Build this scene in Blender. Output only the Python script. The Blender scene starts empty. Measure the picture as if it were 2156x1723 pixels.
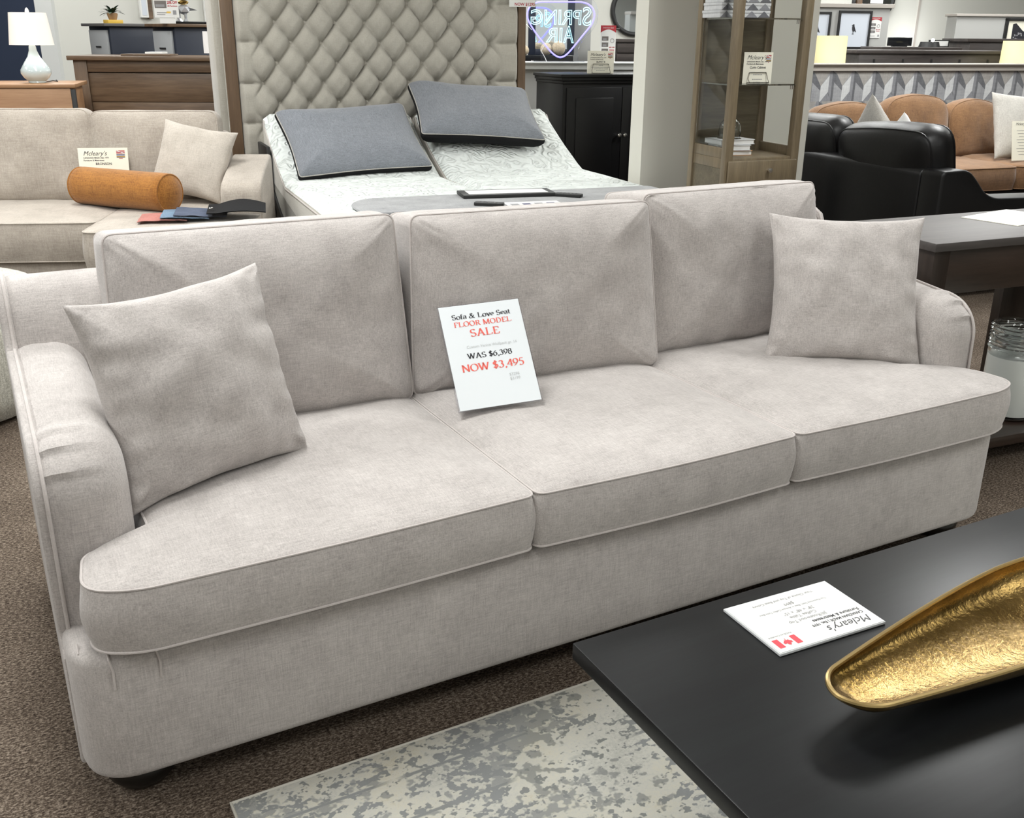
import bpy, bmesh, math, random
from mathutils import Vector, Matrix, noise
PI = math.pi
R = math.radians
S = bpy.context.scene
COL = S.collection
random.seed(7)

# ------------------------------------------------------------------ camera
W, H, F = 2156, 1723, 2088.4
CAM = Vector((-.8786, -1.5129, 1.2997))
YAW, PITCH, ROLL = -.4968, .3592, .0088
fw = Vector((math.sin(-YAW) * math.cos(PITCH), math.cos(YAW) * math.cos(PITCH), -math.sin(PITCH)))
rt = Vector((math.cos(YAW), math.sin(YAW), 0))
up = rt.cross(fw)
rt, up = math.cos(ROLL) * rt + math.sin(ROLL) * up, -math.sin(ROLL) * rt + math.cos(ROLL) * up
cd = bpy.data.cameras.new('camera')
cam = bpy.data.objects.new('camera', cd)
COL.objects.link(cam)
cam.matrix_world = Matrix(((rt.x, up.x, -fw.x, CAM.x), (rt.y, up.y, -fw.y, CAM.y), (rt.z, up.z, -fw.z, CAM.z), (0, 0, 0, 1)))
cd.sensor_fit = 'HORIZONTAL'
cd.sensor_width = 36
cd.lens = 36 * F / W
cd.clip_start = .05
S.camera = cam


def ray(u, v):
    return (fw * F + rt * (u - W / 2) - up * (v - H / 2)).normalized()


def at(u, v, h):            # where the sight line meets the height h
    d = ray(u, v)
    return CAM + d * ((h - CAM.z) / d.z)


def dep(u, v, D):
    d = ray(u, v)
    return CAM + d * (D / d.dot(fw))


def onp(u, v, P, yaw):      # where it meets an upright plane through P
    a = R(yaw)
    n = Vector((-math.sin(a), math.cos(a), 0))
    d = ray(u, v)
    return CAM + d * ((Vector((P[0], P[1], 0)) - Vector((CAM.x, CAM.y, 0))).dot(n) / d.dot(n))


class Fr:                   # a local frame: x right, y away, z up
    def __init__(s, P, yaw, z=0):
        s.o = Vector((P[0], P[1], z))
        s.yaw = yaw
        a = R(yaw)
        s.x = Vector((math.cos(a), math.sin(a), 0))
        s.y = Vector((-math.sin(a), math.cos(a), 0))

    def px(s, u, v, y=0):   # local (x,z) on the plane at local depth y
        p = onp(u, v, s.o + s.y * y, s.yaw) - s.o
        return p.dot(s.x), p.z

    def w(s, x, y, z=0):
        return s.o + s.x * x + s.y * y + Vector((0, 0, z))

    def l(s, p):
        d = p - s.o
        return Vector((d.dot(s.x), d.dot(s.y), d.z))


# ------------------------------------------------------------------ materials
def mat(name, base=(.5, .5, .5), rough=.6, metal=0., **k):
    m = bpy.data.materials.new(name)
    m.use_nodes = True
    b = m.node_tree.nodes['Principled BSDF']
    b.inputs['Base Color'].default_value = (*base, 1)
    b.inputs['Roughness'].default_value = rough
    b.inputs['Metallic'].default_value = metal
    for a, v in k.items():
        b.inputs[a.replace('_', ' ')].default_value = v
    return m


def nodes(m):
    t = m.node_tree
    return t, t.nodes, t.links, t.nodes['Principled BSDF']


def tex_noise(t, scale, vec, detail=3, rough=.6, map_scale=None):
    n = t.nodes.new('ShaderNodeTexNoise')
    n.inputs['Scale'].default_value = scale
    n.inputs['Detail'].default_value = detail
    n.inputs['Roughness'].default_value = rough
    if map_scale:
        mp = t.nodes.new('ShaderNodeMapping')
        mp.inputs['Scale'].default_value = map_scale
        t.links.new(vec, mp.inputs[0])
        vec = mp.outputs[0]
    t.links.new(vec, n.inputs['Vector'])
    return n.outputs['Fac']


def mth(t, op, a, b=None, clamp=False):
    n = t.nodes.new('ShaderNodeMath')
    n.operation = op
    n.use_clamp = clamp
    for i, v in enumerate((a, b)):
        if v is None: continue
        if isinstance(v, (int, float)): n.inputs[i].default_value = v
        else: t.links.new(v, n.inputs[i])
    return n.outputs[0]


def ramp(t, fac, stops):
    n = t.nodes.new('ShaderNodeValToRGB')
    e = n.color_ramp.elements
    while len(e) < len(stops): e.new(.5)
    for i, (p, c) in enumerate(stops):
        e[i].position = p
        e[i].color = (*c, 1)
    t.links.new(fac, n.inputs[0])
    return n.outputs[0]


def bump(t, h, strength, dist=.002):
    n = t.nodes.new('ShaderNodeBump')
    n.inputs['Strength'].default_value = strength
    n.inputs['Distance'].default_value = dist
    t.links.new(h, n.inputs['Height'])
    t.links.new(n.outputs[0], t.nodes['Principled BSDF'].inputs['Normal'])
    return n


def objc(t):
    return t.nodes.new('ShaderNodeTexCoord').outputs['Object']


def fabric(name, dark, light, s=1., mott=.35, sheen=.25, fine=1.):
    m = mat(name, light, .92)
    t, N, L, b = nodes(m)
    b.inputs['Sheen Weight'].default_value = sheen
    b.inputs['Sheen Roughness'].default_value = .5
    b.inputs['Specular IOR Level'].default_value = .2
    c = objc(t)
    a1 = tex_noise(t, 1, c, 2, .6, (260 * s, 260 * s, 22 * s))
    a2 = tex_noise(t, 1, c, 2, .6, (22 * s, 260 * s, 260 * s))
    a3 = tex_noise(t, 1, c, 2, .6, (260 * s, 22 * s, 260 * s))
    big = tex_noise(t, 9 * s, c, 4, .6)
    f = mth(t, 'MULTIPLY', mth(t, 'ADD', mth(t, 'ADD', a1, a2), a3), .333)
    f = mth(t, 'ADD', mth(t, 'MULTIPLY', mth(t, 'SUBTRACT', f, .5), 2.2 * fine), mth(t, 'MULTIPLY', mth(t, 'SUBTRACT', big, .5), mott * 2))
    f = mth(t, 'ADD', f, .5)
    L.new(ramp(t, f, [(0., dark), (1., light)]), b.inputs['Base Color'])
    bump(t, f, .18, .002)
    return m


def wood(name, dark, light, scale=1., rough=.5, axis='x', knots=False, **k):
    m = mat(name, light, rough, **k)
    t, N, L, b = nodes(m)
    c = objc(t)
    ms = {'x': (1.2, 14, 14), 'z': (14, 14, 1.2), 'y': (14, 1.2, 14)}[axis]
    f = tex_noise(t, scale, c, 6, .65, ms)
    f2 = tex_noise(t, scale * 8, c, 3, .6, ms)
    g = mth(t, 'ADD', mth(t, 'MULTIPLY', f, .75), mth(t, 'MULTIPLY', f2, .25))
    if knots:
        v = N.new('ShaderNodeTexVoronoi')
        v.inputs['Scale'].default_value = 2.6
        mp = N.new('ShaderNodeMapping')
        mp.inputs['Scale'].default_value = {'x': (.8, 1.6, 1.6), 'z': (1.6, 1.6, .8), 'y': (1.6, .8, 1.6)}[axis]
        L.new(c, mp.inputs[0]); L.new(mp.outputs[0], v.inputs['Vector'])
        kn = mth(t, 'MULTIPLY', mth(t, 'SUBTRACT', .09, v.outputs['Distance'], True), 4.)
        g = mth(t, 'SUBTRACT', g, kn, True)
    L.new(ramp(t, g, [(.3, dark), (.7, light)]), b.inputs['Base Color'])
    bump(t, f2, .08, .001)
    return m


def srgb(h):
    h = h.lstrip('#')
    o = []
    for i in (0, 2, 4):
        v = int(h[i:i + 2], 16) / 255
        o.append(v / 12.92 if v <= .04045 else ((v + .055) / 1.055) ** 2.4)
    return tuple(o)


def emit(name, c, s):
    m = mat(name, c, .5)
    b = m.node_tree.nodes['Principled BSDF']
    b.inputs['Emission Color'].default_value = (*c, 1)
    b.inputs['Emission Strength'].default_value = s
    return m


M = {}
M['sofa'] = fabric('grey_melange_weave', srgb('#8D8784'), srgb('#D1CBC7'), 1.7, .26, fine=.85)
M['sofa_pipe_lit'] = fabric('grey_melange_welt_lit', srgb('#ABA4A1'), srgb('#D4CDC9'), 1.7, .2, fine=.6)  # same sofa weave; light caught by the welts is put into its paler colour
M['beige'] = fabric('beige_plush', srgb('#91887E'), srgb('#BDB4A9'), .8, .6)
M['beige_pil'] = fabric('oatmeal_plush', srgb('#A0988E'), srgb('#C5BDB3'), .8, .5)
M['orange'] = fabric('rust_chenille', srgb('#6A4018'), srgb('#B67C38'), .7, .3)
M['boucle'] = fabric('cream_boucle', srgb('#98968A'), srgb('#D8D7CD'), 1., .2, fine=2)
M['tuft'] = fabric('taupe_velvet', srgb('#9A968C'), srgb('#B4B0A6'), 1.2, .3, sheen=.3)
M['greypil'] = fabric('slate_tweed', srgb('#50545A'), srgb('#979BA2'), 1.6, .1)
M['blackcloth'] = fabric('black_cloth', (.006, .006, .007), (.014, .014, .015), 1, .2, sheen=0)
M['tan'] = fabric('tan_suede', srgb('#5E4531'), srgb('#8A6848'), .6, .5)
M['greycush'] = fabric('light_grey_linen', srgb('#8F8B85'), srgb('#C3C0B9'), 1, .2)
M['greypad'] = fabric('grey_felt', srgb('#77787A'), srgb('#A9AAAB'), 1, .6)
M['border'] = fabric('mattress_border_knit', srgb('#A9A59A'), srgb('#CBC7BC'), .6, .2)
M['pink'] = fabric('coral_swatch', srgb('#8C4A40'), srgb('#BC766A'), 1, .3)
M['blue'] = fabric('steel_blue_swatch', srgb('#3E566C'), srgb('#6E8CA6'), 1, .3)
M['navy_sw'] = fabric('navy_swatch', srgb('#18263A'), srgb('#34486A'), 1, .3)
M['leather'] = mat('black_leather', (.005, .005, .0055), .42, Specular_IOR_Level=.35)
t, N, L, b = nodes(M['leather'])
bump(t, tex_noise(t, 60, objc(t), 4), .15, .003)
M['black'] = mat('black_lacquer', (.004, .004, .0045), .38, Specular_IOR_Level=.3)
M['blackmat'] = mat('black_plastic', (.012, .012, .012), .5)
M['foot'] = mat('ebonised_wood', (.008, .007, .006), .3)
M['white'] = mat('white_card', (.72, .72, .70), .5)
M['cream'] = mat('cream_card', srgb('#E9E6D6'), .5)
M['whitesign'] = mat('laminated_white_sheet', srgb('#E4E9EC'), .12, Coat_Weight=.6, Coat_Roughness=.05)
M['ink'] = mat('black_ink', (.02, .02, .025), .5)
M['greyink'] = mat('grey_ink', (.25, .25, .25), .5)
M['paleink'] = mat('pale_ink', (.5, .52, .52), .5)
M['redink'] = mat('red_ink', srgb('#E4665A'), .5)
M['red'] = mat('flag_red', srgb('#D93442'), .5)
M['darkred'] = mat('print_red', srgb('#A8323A'), .5)
M['navyink'] = mat('print_navy', srgb('#3A3C63'), .5)
M['yellow'] = mat('print_yellow', srgb('#D8B24A'), .5)
M['photo'] = mat('print_photo_grey', srgb('#6B6663'), .5)
M['gold'] = mat('hammered_gold', srgb('#B89440'), .24, 1.)
t, N, L, b = nodes(M['gold'])
c = objc(t)
L.new(ramp(t, tex_noise(t, 14, c, 4), [(.3, srgb('#7D6430')), (.7, srgb('#B0935A'))]), b.inputs['Base Color'])
bump(t, tex_noise(t, 90, c, 4), .35, .004)
M['goldrim'] = mat('polished_gold_rim', srgb('#D9BE85'), .3, 1.)
M['steel'] = mat('brushed_nickel', (.75, .74, .72), .25, 1.)
M['dkwire'] = mat('bronze_wire', (.12, .11, .09), .35, 1.)
M['curio'] = wood('driftwood_stain', srgb('#5E5342'), srgb('#85775F'), 1., .4, 'z')
M['curioply'] = wood('driftwood_ply', srgb('#4E4738'), srgb('#766C58'), .8, .45, 'x')
M['pine'] = wood('brown_pine', srgb('#453426'), srgb('#76604B'), .8, .4, 'x', True)
M['pinev'] = wood('brown_pine_post', srgb('#453426'), srgb('#705A45'), .8, .4, 'z')
M['ltwood'] = wood('honey_wood', srgb('#8A6344'), srgb('#B08A66'), .8, .45, 'x')
M['hbwood'] = wood('walnut_trim', srgb('#54412F'), srgb('#6E5843'), 1., .45, 'z')
M['walnut'] = wood('dark_walnut', srgb('#201812'), srgb('#3C3029'), .9, .3, 'x')
M['walnutv'] = wood('dark_walnut_leg', srgb('#1D1611'), srgb('#352B25'), .9, .3, 'z')
M['walnuttop'] = wood('dark_walnut_top', srgb('#2E2A29'), srgb('#4A4441'), .9, .55, 'x', Specular_IOR_Level=.7)
M['espresso'] = wood('grey_espresso', srgb('#2A2523'), srgb('#4F4845'), .9, .4, 'x')
M['table'] = wood('black_gel_maple', (.006, .006, .007), (.010, .0115, .012), 1., .36, 'x', Specular_IOR_Level=.3)
M['navy'] = mat('navy_paint', srgb('#1A2130'), .5)
M['navywall'] = mat('navy_wall_paint', srgb('#15243C'), .7)
M['greydrawer'] = mat('pale_grey_paint', srgb('#A7AAAC'), .5)
M['greytop'] = mat('grey_laminate', srgb('#5E5C5A'), .4)
M['ceramic'] = mat('pale_blue_ceramic', srgb('#C9D6D8'), .08, Coat_Weight=.5)
M['shade'] = emit('lit_white_shade', srgb('#E8E3DA'), .32)
M['shade_y'] = emit('lit_ivory_shade', srgb('#EDE4B0'), .28)
M['shade_off'] = mat('white_linen_shade', srgb('#E4E2E0'), .8)
M['bulb'] = emit('lamp_bulb', (1, .98, .95), 14)
M['wall'] = mat('pale_grey_wall_paint', srgb('#C9C9C2'), .8)
M['wall2'] = mat('mid_grey_wall_paint', srgb('#A9A9A6'), .8)
M['columnp'] = mat('greige_wall_paint', srgb('#D6D4CA'), .8)
M['trimp'] = mat('taupe_trim_paint', srgb('#A7A19A'), .55)
M['trimw'] = mat('white_trim_paint', srgb('#CFD1CF'), .6)
M['ceil'] = mat('ceiling_tile', (.8, .8, .78), .9)
M['wax'] = mat('white_wax', srgb('#DDE2DE'), .2, Coat_Weight=.6, Coat_Roughness=.04)
M['glass'] = mat('clear_glass', (.97, .99, .98), .02, Transmission_Weight=1., IOR=1.45)
M['acrylic'] = mat('clear_acrylic', (.93, .95, 1.), .03, Transmission_Weight=1., IOR=1.2)
M['frosted'] = mat('pale_acrylic_sheet', (.62, .64, .65), .12, Coat_Weight=.5)
M['mirror'] = mat('mirror_silver', (.75, .8, .84), .03, 1.)
M['neonblue'] = emit('neon_violet_tube', (.22, .2, 1.), 2.6)
M['neonwhite'] = emit('neon_ice_tube', (.45, .85, .95), 1.5)
M['leaf'] = mat('dark_green_leaf', srgb('#1F3A1E'), .5)
M['pot'] = mat('tan_pot', srgb('#9A7B58'), .7)
M['silver'] = mat('silver_glaze', srgb('#C6C8CC'), .18, .6)
M['wicker'] = fabric('pale_wicker', srgb('#8E7E66'), srgb('#D2C2A8'), .3, .9)
M['candle'] = mat('pale_print_mat', srgb('#C9CFD8'), .4)
M['book1'] = mat('white_book_cover', srgb('#D8D9DA'), .5)
M['book2'] = mat('tan_book_cover', srgb('#B08A66'), .5)
M['screen'] = mat('dark_glossy_panel', (.01, .011, .013), .12)
M['smoke'] = mat('grey_print', srgb('#8C8C8E'), .5)

# quilted mattress cover
M['quilt'] = mat('quilted_white_knit', srgb('#D6DBD8'), .85)
t, N, L, b = nodes(M['quilt'])
c = objc(t)
wv = N.new('ShaderNodeTexVoronoi'); wv.feature = 'SMOOTH_F1'; wv.inputs['Scale'].default_value = 13
nz = N.new('ShaderNodeTexNoise'); nz.inputs['Scale'].default_value = 7; nz.inputs['Detail'].default_value = 2
L.new(c, nz.inputs['Vector'])
vm = N.new('ShaderNodeVectorMath'); vm.operation = 'MULTIPLY_ADD'
L.new(nz.outputs['Color'], vm.inputs[0]); vm.inputs[1].default_value = (.16, .16, .16); L.new(c, vm.inputs[2])
L.new(vm.outputs[0], wv.inputs['Vector'])
q = mth(t, 'SINE', mth(t, 'MULTIPLY', wv.outputs['Distance'], 26))
bump(t, q, .65, .008)

# carpet
M['carpet'] = mat('brown_loop_carpet', (.2, .16, .13), .95)
t, N, L, b = nodes(M['carpet'])
b.inputs['Specular IOR Level'].default_value = .1
c = objc(t)
f1 = tex_noise(t, 1, c, 3, .7, (110, 210, 100))
f2 = tex_noise(t, 260, c, 2, .7)
f3 = tex_noise(t, 5, c, 3, .6)
f = mth(t, 'ADD', mth(t, 'MULTIPLY', f1, .6), mth(t, 'ADD', mth(t, 'MULTIPLY', f2, .3), mth(t, 'MULTIPLY', f3, .1)))
L.new(ramp(t, f, [(.38, srgb('#241D18')), (.5, srgb('#574C42')), (.6, srgb('#8A7E71'))]), b.inputs['Base Color'])
bump(t, f, .6, .006)

# rug: cream pile with worn grey blotches, clustered speckles and faint border lines
M['rug'] = mat('distressed_cream_grey_pile', (.5, .5, .45), .95)
t, N, L, b = nodes(M['rug'])
b.inputs['Specular IOR Level'].default_value = .1
c = objc(t)
spk = tex_noise(t, 1, c, 2, .55, (52, 64, 52))
clus = tex_noise(t, 3.2, c, 3, .6)
blot = tex_noise(t, 2.6, c, 2, .5, (1, 1.3, 1))
fine = tex_noise(t, 150, c, 3, .7)
sep = N.new('ShaderNodeSeparateXYZ'); L.new(c, sep.inputs[0])
base = ramp(t, mth(t, 'ADD', mth(t, 'MULTIPLY', tex_noise(t, 5, c, 4, .6), .6), mth(t, 'MULTIPLY', fine, .4)),
            [(.3, srgb('#9C9C95')), (.48, srgb('#BAB9B1')), (.6, srgb('#C0BDB0')), (.75, srgb('#B0A892'))])
thr = mth(t, 'ADD', mth(t, 'MULTIPLY', mth(t, 'SUBTRACT', .50, clus), .6), .555)
m1 = mth(t, 'MULTIPLY', mth(t, 'SUBTRACT', spk, thr), 20, True)
spk2 = tex_noise(t, 1, c, 2, .55, (38, 42, 38))
m2 = mth(t, 'MULTIPLY', mth(t, 'SUBTRACT', mth(t, 'ADD', blot, mth(t, 'MULTIPLY', mth(t, 'SUBTRACT', spk2, .5), .9)), .615), 16, True)
# border lines run parallel to the edge (local y measured from the edge), broken by the wear
def lineat(d, wd):
    e = mth(t, 'SUBTRACT', wd, mth(t, 'ABSOLUTE', mth(t, 'ADD', sep.outputs['Y'], d)))
    e = mth(t, 'MULTIPLY', e, 400, True)
    return mth(t, 'MULTIPLY', e, mth(t, 'MULTIPLY', mth(t, 'SUBTRACT', clus, .46), 14, True))
ln = mth(t, 'MAXIMUM', lineat(.085, .005), lineat(.19, .005))
mk = mth(t, 'MULTIPLY', mth(t, 'MAXIMUM', mth(t, 'MAXIMUM', m1, mth(t, 'MULTIPLY', m2, .8)), ln), .9)
mx = N.new('ShaderNodeMix'); mx.data_type = 'RGBA'
L.new(mk, mx.inputs['Factor']); L.new(base, mx.inputs['A'])
L.new(ramp(t, clus, [(.35, srgb('#6C6F6A')), (.6, srgb('#7E8182'))]), mx.inputs['B'])
L.new(mx.outputs['Result'], b.inputs['Base Color'])
bump(t, mth(t, 'SUBTRACT', fine, mth(t, 'MULTIPLY', mk, .6)), .5, .003)
M['rugedge'] = mat('cream_rug_binding', srgb('#B9B6AC'), .95)
M['wp0'] = fabric('paper_pale_grey', srgb('#B4B6B8'), srgb('#D2D3D3'), .25, .8)
M['wp1'] = fabric('paper_mid_grey', srgb('#85868A'), srgb('#A5A6A8'), .25, .8)
M['wp2'] = fabric('paper_grey', srgb('#74757A'), srgb('#919296'), .25, .8)
M['wp3'] = fabric('paper_dark_grey', srgb('#55565A'), srgb('#717276'), .25, .8)
M['wp4'] = fabric('paper_taupe', srgb('#8A8784'), srgb('#A9A6A2'), .25, .8)


# ------------------------------------------------------------------ mesh builder
class MB:
    def __init__(s):
        s.v, s.f, s.m = [], [], []

    def add(s, vs, fs, m=0):
        o = len(s.v)
        s.v += [Vector(v) for v in vs]
        for f in fs:
            s.f.append([i + o for i in f]); s.m.append(m)
        return s

    def box(s, x0, x1, y0, y1, z0, z1, bev=0, m=0, seg=2):
        b = bmesh.new()
        bmesh.ops.create_cube(b, size=1)
        for v in b.verts:
            v.co = Vector(((x0 + x1) / 2 + v.co.x * (x1 - x0), (y0 + y1) / 2 + v.co.y * (y1 - y0), (z0 + z1) / 2 + v.co.z * (z1 - z0)))
        if bev:
            bmesh.ops.bevel(b, geom=list(b.edges), offset=bev, segments=seg, profile=.5, affect='EDGES', clamp_overlap=True)
        return s.bm(b, m)

    def bm(s, b, m=0):
        b.verts.index_update()
        s.add([v.co.copy() for v in b.verts], [[v.index for v in f.verts] for f in b.faces], m)
        b.free()
        return s

    def prism(s, poly, axis, a0, a1, bev=0, m=0):
        """poly: 2D points; axis 'x': (y,z) extruded along x; 'y': (x,z); 'z': (x,y)."""
        def P(p, a):
            return {'x': (a, p[0], p[1]), 'y': (p[0], a, p[1]), 'z': (p[0], p[1], a)}[axis]
        b = bmesh.new()
        A = [b.verts.new(P(p, a0)) for p in poly]
        B = [b.verts.new(P(p, a1)) for p in poly]
        n = len(poly)
        fa = b.faces.new(A); fb = b.faces.new(B[::-1])
        for i in range(n):
            b.faces.new((A[i], B[i], B[(i + 1) % n], A[(i + 1) % n]))
        bmesh.ops.recalc_face_normals(b, faces=list(b.faces))
        if bev:
            es = list(set(list(fa.edges) + list(fb.edges)))
            bmesh.ops.bevel(b, geom=es, offset=bev, segments=3, profile=.5, affect='EDGES', clamp_overlap=True)
        return s.bm(b, m)

    def lathe(s, prof, c=(0, 0, 0), n=28, m=0, caps=True):
        vs, fs = [], []
        for r, z in prof:
            for i in range(n):
                a = 2 * PI * i / n
                vs.append((c[0] + r * math.cos(a), c[1] + r * math.sin(a), c[2] + z))
        for k in range(len(prof) - 1):
            for i in range(n):
                j = (i + 1) % n
                fs.append((k * n + i, k * n + j, (k + 1) * n + j, (k + 1) * n + i))
        if caps:
            fs.append(list(range(n))[::-1])
            fs.append([(len(prof) - 1) * n + i for i in range(n)])
        return s.add(vs, fs, m)

    def tube(s, pts, r, n=8, m=0, closed=False):
        pts = [Vector(p) for p in pts]
        k = len(pts)
        vs, fs = [], []
        prev = None
        for i, p in enumerate(pts):
            if closed: d = pts[(i + 1) % k] - pts[i - 1]
            else: d = pts[min(i + 1, k - 1)] - pts[max(i - 1, 0)]
            d = d.normalized() if d.length > 1e-9 else Vector((1, 0, 0))
            a = prev if prev is not None else (Vector((0, 0, 1)) if abs(d.z) < .9 else Vector((1, 0, 0)))
            e1 = a - d * a.dot(d)
            if e1.length < 1e-6: e1 = d.orthogonal()
            e1.normalize(); e2 = d.cross(e1)
            prev = e1
            for j in range(n):
                t_ = 2 * PI * j / n
                vs.append(p + (e1 * math.cos(t_) + e2 * math.sin(t_)) * r)
        for i in range(k if closed else k - 1):
            i2 = (i + 1) % k
            for j in range(n):
                j2 = (j + 1) % n
                fs.append((i * n + j, i * n + j2, i2 * n + j2, i2 * n + j))
        if not closed:
            fs.append(list(range(n))[::-1]); fs.append([(k - 1) * n + j for j in range(n)])
        return s.add(vs, fs, m)

    def grid(s, fn, nu, nv, m=0, flip=False):
        vs = [fn(i / nu, j / nv) for j in range(nv + 1) for i in range(nu + 1)]
        fs = []
        for j in range(nv):
            for i in range(nu):
                a = j * (nu + 1) + i
                f = (a, a + 1, a + nu + 2, a + nu + 1)
                fs.append(f[::-1] if flip else f)
        return s.add(vs, fs, m)

    def sphere(s, c, r, n=14, sc=(1, 1, 1), m=0):
        prof = []
        for k in range(n + 1):
            a = -PI / 2 + PI * k / n
            prof.append((max(r * math.cos(a), 1e-5), r * math.sin(a)))
        o = len(s.v)
        s.lathe(prof, (0, 0, 0), 2 * n, m, False)
        for i in range(o, len(s.v)):
            v = s.v[i]
            s.v[i] = Vector((c[0] + v.x * sc[0], c[1] + v.y * sc[1], c[2] + v.z * sc[2]))
        return s

    def xf(s, mt):
        s.v = [mt @ v for v in s.v]
        return s

    def build(s, name, mats, parent=None, smooth=40, recalc=False, weld=False):
        me = bpy.data.meshes.new(name)
        me.from_pydata([tuple(v) for v in s.v], [], s.f)
        if not isinstance(mats, (list, tuple)): mats = [mats]
        for m_ in mats: me.materials.append(m_)
        if len(mats) > 1: me.polygons.foreach_set('material_index', s.m)
        if recalc or weld:
            b = bmesh.new(); b.from_mesh(me)
            if weld: bmesh.ops.remove_doubles(b, verts=list(b.verts), dist=1e-5)
            bmesh.ops.recalc_face_normals(b, faces=list(b.faces))
            b.to_mesh(me); b.free()
        if smooth:
            me.polygons.foreach_set('use_smooth', [True] * len(me.polygons))
            me.set_sharp_from_angle(angle=R(smooth))
        me.update()
        o = bpy.data.objects.new(name, me)
        COL.objects.link(o)
        if parent: o.parent = parent
        return o


def tag(o, label, cat, group=None, kind=None):
    o['label'] = label
    if cat: o['category'] = cat
    if group: o['group'] = group
    if kind: o['kind'] = kind
    return o


def thing(name, label, cat, loc=(0, 0, 0), yaw=0, group=None):
    o = bpy.data.objects.new(name, None)
    COL.objects.link(o)
    o.empty_display_size = .1
    o.location = loc
    o.rotation_euler = (0, 0, R(yaw))
    return tag(o, label, cat, group)


def struct(o, label, cat='structure'):
    o['kind'] = 'structure'; o['label'] = label; o['category'] = cat
    return o


def copy_tree(o, parent=None):
    c = o.copy()
    COL.objects.link(c)
    if parent: c.parent = parent
    for ch in list(o.children): copy_tree(ch, c)
    return c


def round_poly(pts, r, seg=6):
    """round each corner of a closed 2D polygon; r a number or a list."""
    n = len(pts); out = []
    for i in range(n):
        p0, p1, p2 = Vector(pts[i - 1]), Vector(pts[i]), Vector(pts[(i + 1) % n])
        rr = r[i] if isinstance(r, (list, tuple)) else r
        a, b_ = (p0 - p1), (p2 - p1)
        q = min(rr, a.length * .49, b_.length * .49)
        if q < 1e-5: out.append(p1); continue
        A, B = p1 + a.normalized() * q, p1 + b_.normalized() * q
        for k in range(seg + 1):
            t_ = k / seg
            out.append(A * (1 - t_) ** 2 + p1 * 2 * t_ * (1 - t_) + B * t_ * t_)
    return out


def resample(poly, step):
    out = []
    n = len(poly)
    for i in range(n):
        a, b_ = Vector(poly[i]), Vector(poly[(i + 1) % n])
        k = max(1, int((b_ - a).length / step))
        for j in range(k): out.append(a.lerp(b_, j / k))
    return out


def nz3(x, y, z, s):
    return noise.noise(Vector((x * s, y * s, z * s)))


def slab(outline, z0, z1, crown=.02, under=.01, bulge=.008, seed=0, wr=.003, pipe=.0026, step=.02, centre=None, extra=None, edge_dip=0):
    """a boxed cushion: returns (top, side+under, piping) builders in local coordinates, z up."""
    pl = resample(outline, step)
    n = len(pl)
    cx = centre or (sum(p.x for p in pl) / n, sum(p.y for p in pl) / n)
    C_ = Vector(cx)
    nor = []
    area = sum(pl[i].x * pl[(i + 1) % n].y - pl[(i + 1) % n].x * pl[i].y for i in range(n))
    sg = 1 if area > 0 else -1
    for i in range(n):
        d = (pl[(i + 1) % n] - pl[i - 1]).normalized()
        nor.append(Vector((d.y, -d.x)) * sg)
    ts = [1, .992, .975, .95, .91, .86, .8, .72, .63, .54, .45, .36, .27, .18, .09]
    def cr(t_): return (1 - t_ ** 4) ** .75
    top = MB(); vs = []; fs = []
    for t_ in ts:
        for p in pl:
            q_ = C_ + (p - C_) * t_
            z = z1 + crown * cr(t_)
            e = 1 if t_ < .99 else 0
            z += e * wr * (nz3(q_.x + seed, q_.y, seed, 7) + .5 * nz3(q_.x + seed, q_.y, seed * 2, 17))
            if extra: z += e * extra(q_.x, q_.y, t_)
            vs.append((q_.x, q_.y, z))
    zc = z1 + crown + wr * (nz3(C_.x + seed, C_.y, seed, 7) + .5 * nz3(C_.x + seed, C_.y, seed * 2, 17)) + (extra(C_.x, C_.y, 0) if extra else 0)
    vs.append((C_.x, C_.y, zc))
    for k in range(len(ts) - 1):
        for i in range(n):
            j = (i + 1) % n
            fs.append((k * n + i, k * n + j, (k + 1) * n + j, (k + 1) * n + i))
    k = len(ts) - 1
    for i in range(n): fs.append((k * n + i, k * n + (i + 1) % n, (k + 1) * n))
    top.add(vs, fs)
    vs = []; fs = []
    K = 8
    for k in range(K + 1):
        s_ = k / K
        for i, p in enumerate(pl):
            q_ = p + nor[i] * (bulge * math.sin(PI * s_) + (.0035 * math.sin(PI * s_)) * nz3(p.x * 2 + seed, p.y * 2, s_ * .3, 7))
            vs.append((q_.x, q_.y, z1 + (z0 - z1) * s_))
    ub = [.97, .9, .75, .4]
    for t_ in ub:
        for p in pl:
            q_ = C_ + (p - C_) * t_
            vs.append((q_.x, q_.y, z0 - under * cr(t_)))
    tot = K + 1 + len(ub)
    for k in range(tot - 1):
        for i in range(n):
            j = (i + 1) % n
            fs.append((k * n + i, (k + 1) * n + i, (k + 1) * n + j, k * n + j))
    fs.append([(tot - 1) * n + i for i in range(n)])
    side = MB().add(vs, fs)
    pp = MB()
    for z in (z1, z0):
        pp.tube([(pl[i].x + nor[i].x * .001, pl[i].y + nor[i].y * .001, z) for i in range(n)], pipe, 6, closed=True)
    body = MB(); body.add(top.v, top.f); body.add(side.v, side.f)
    return body, top, side, pp


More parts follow.
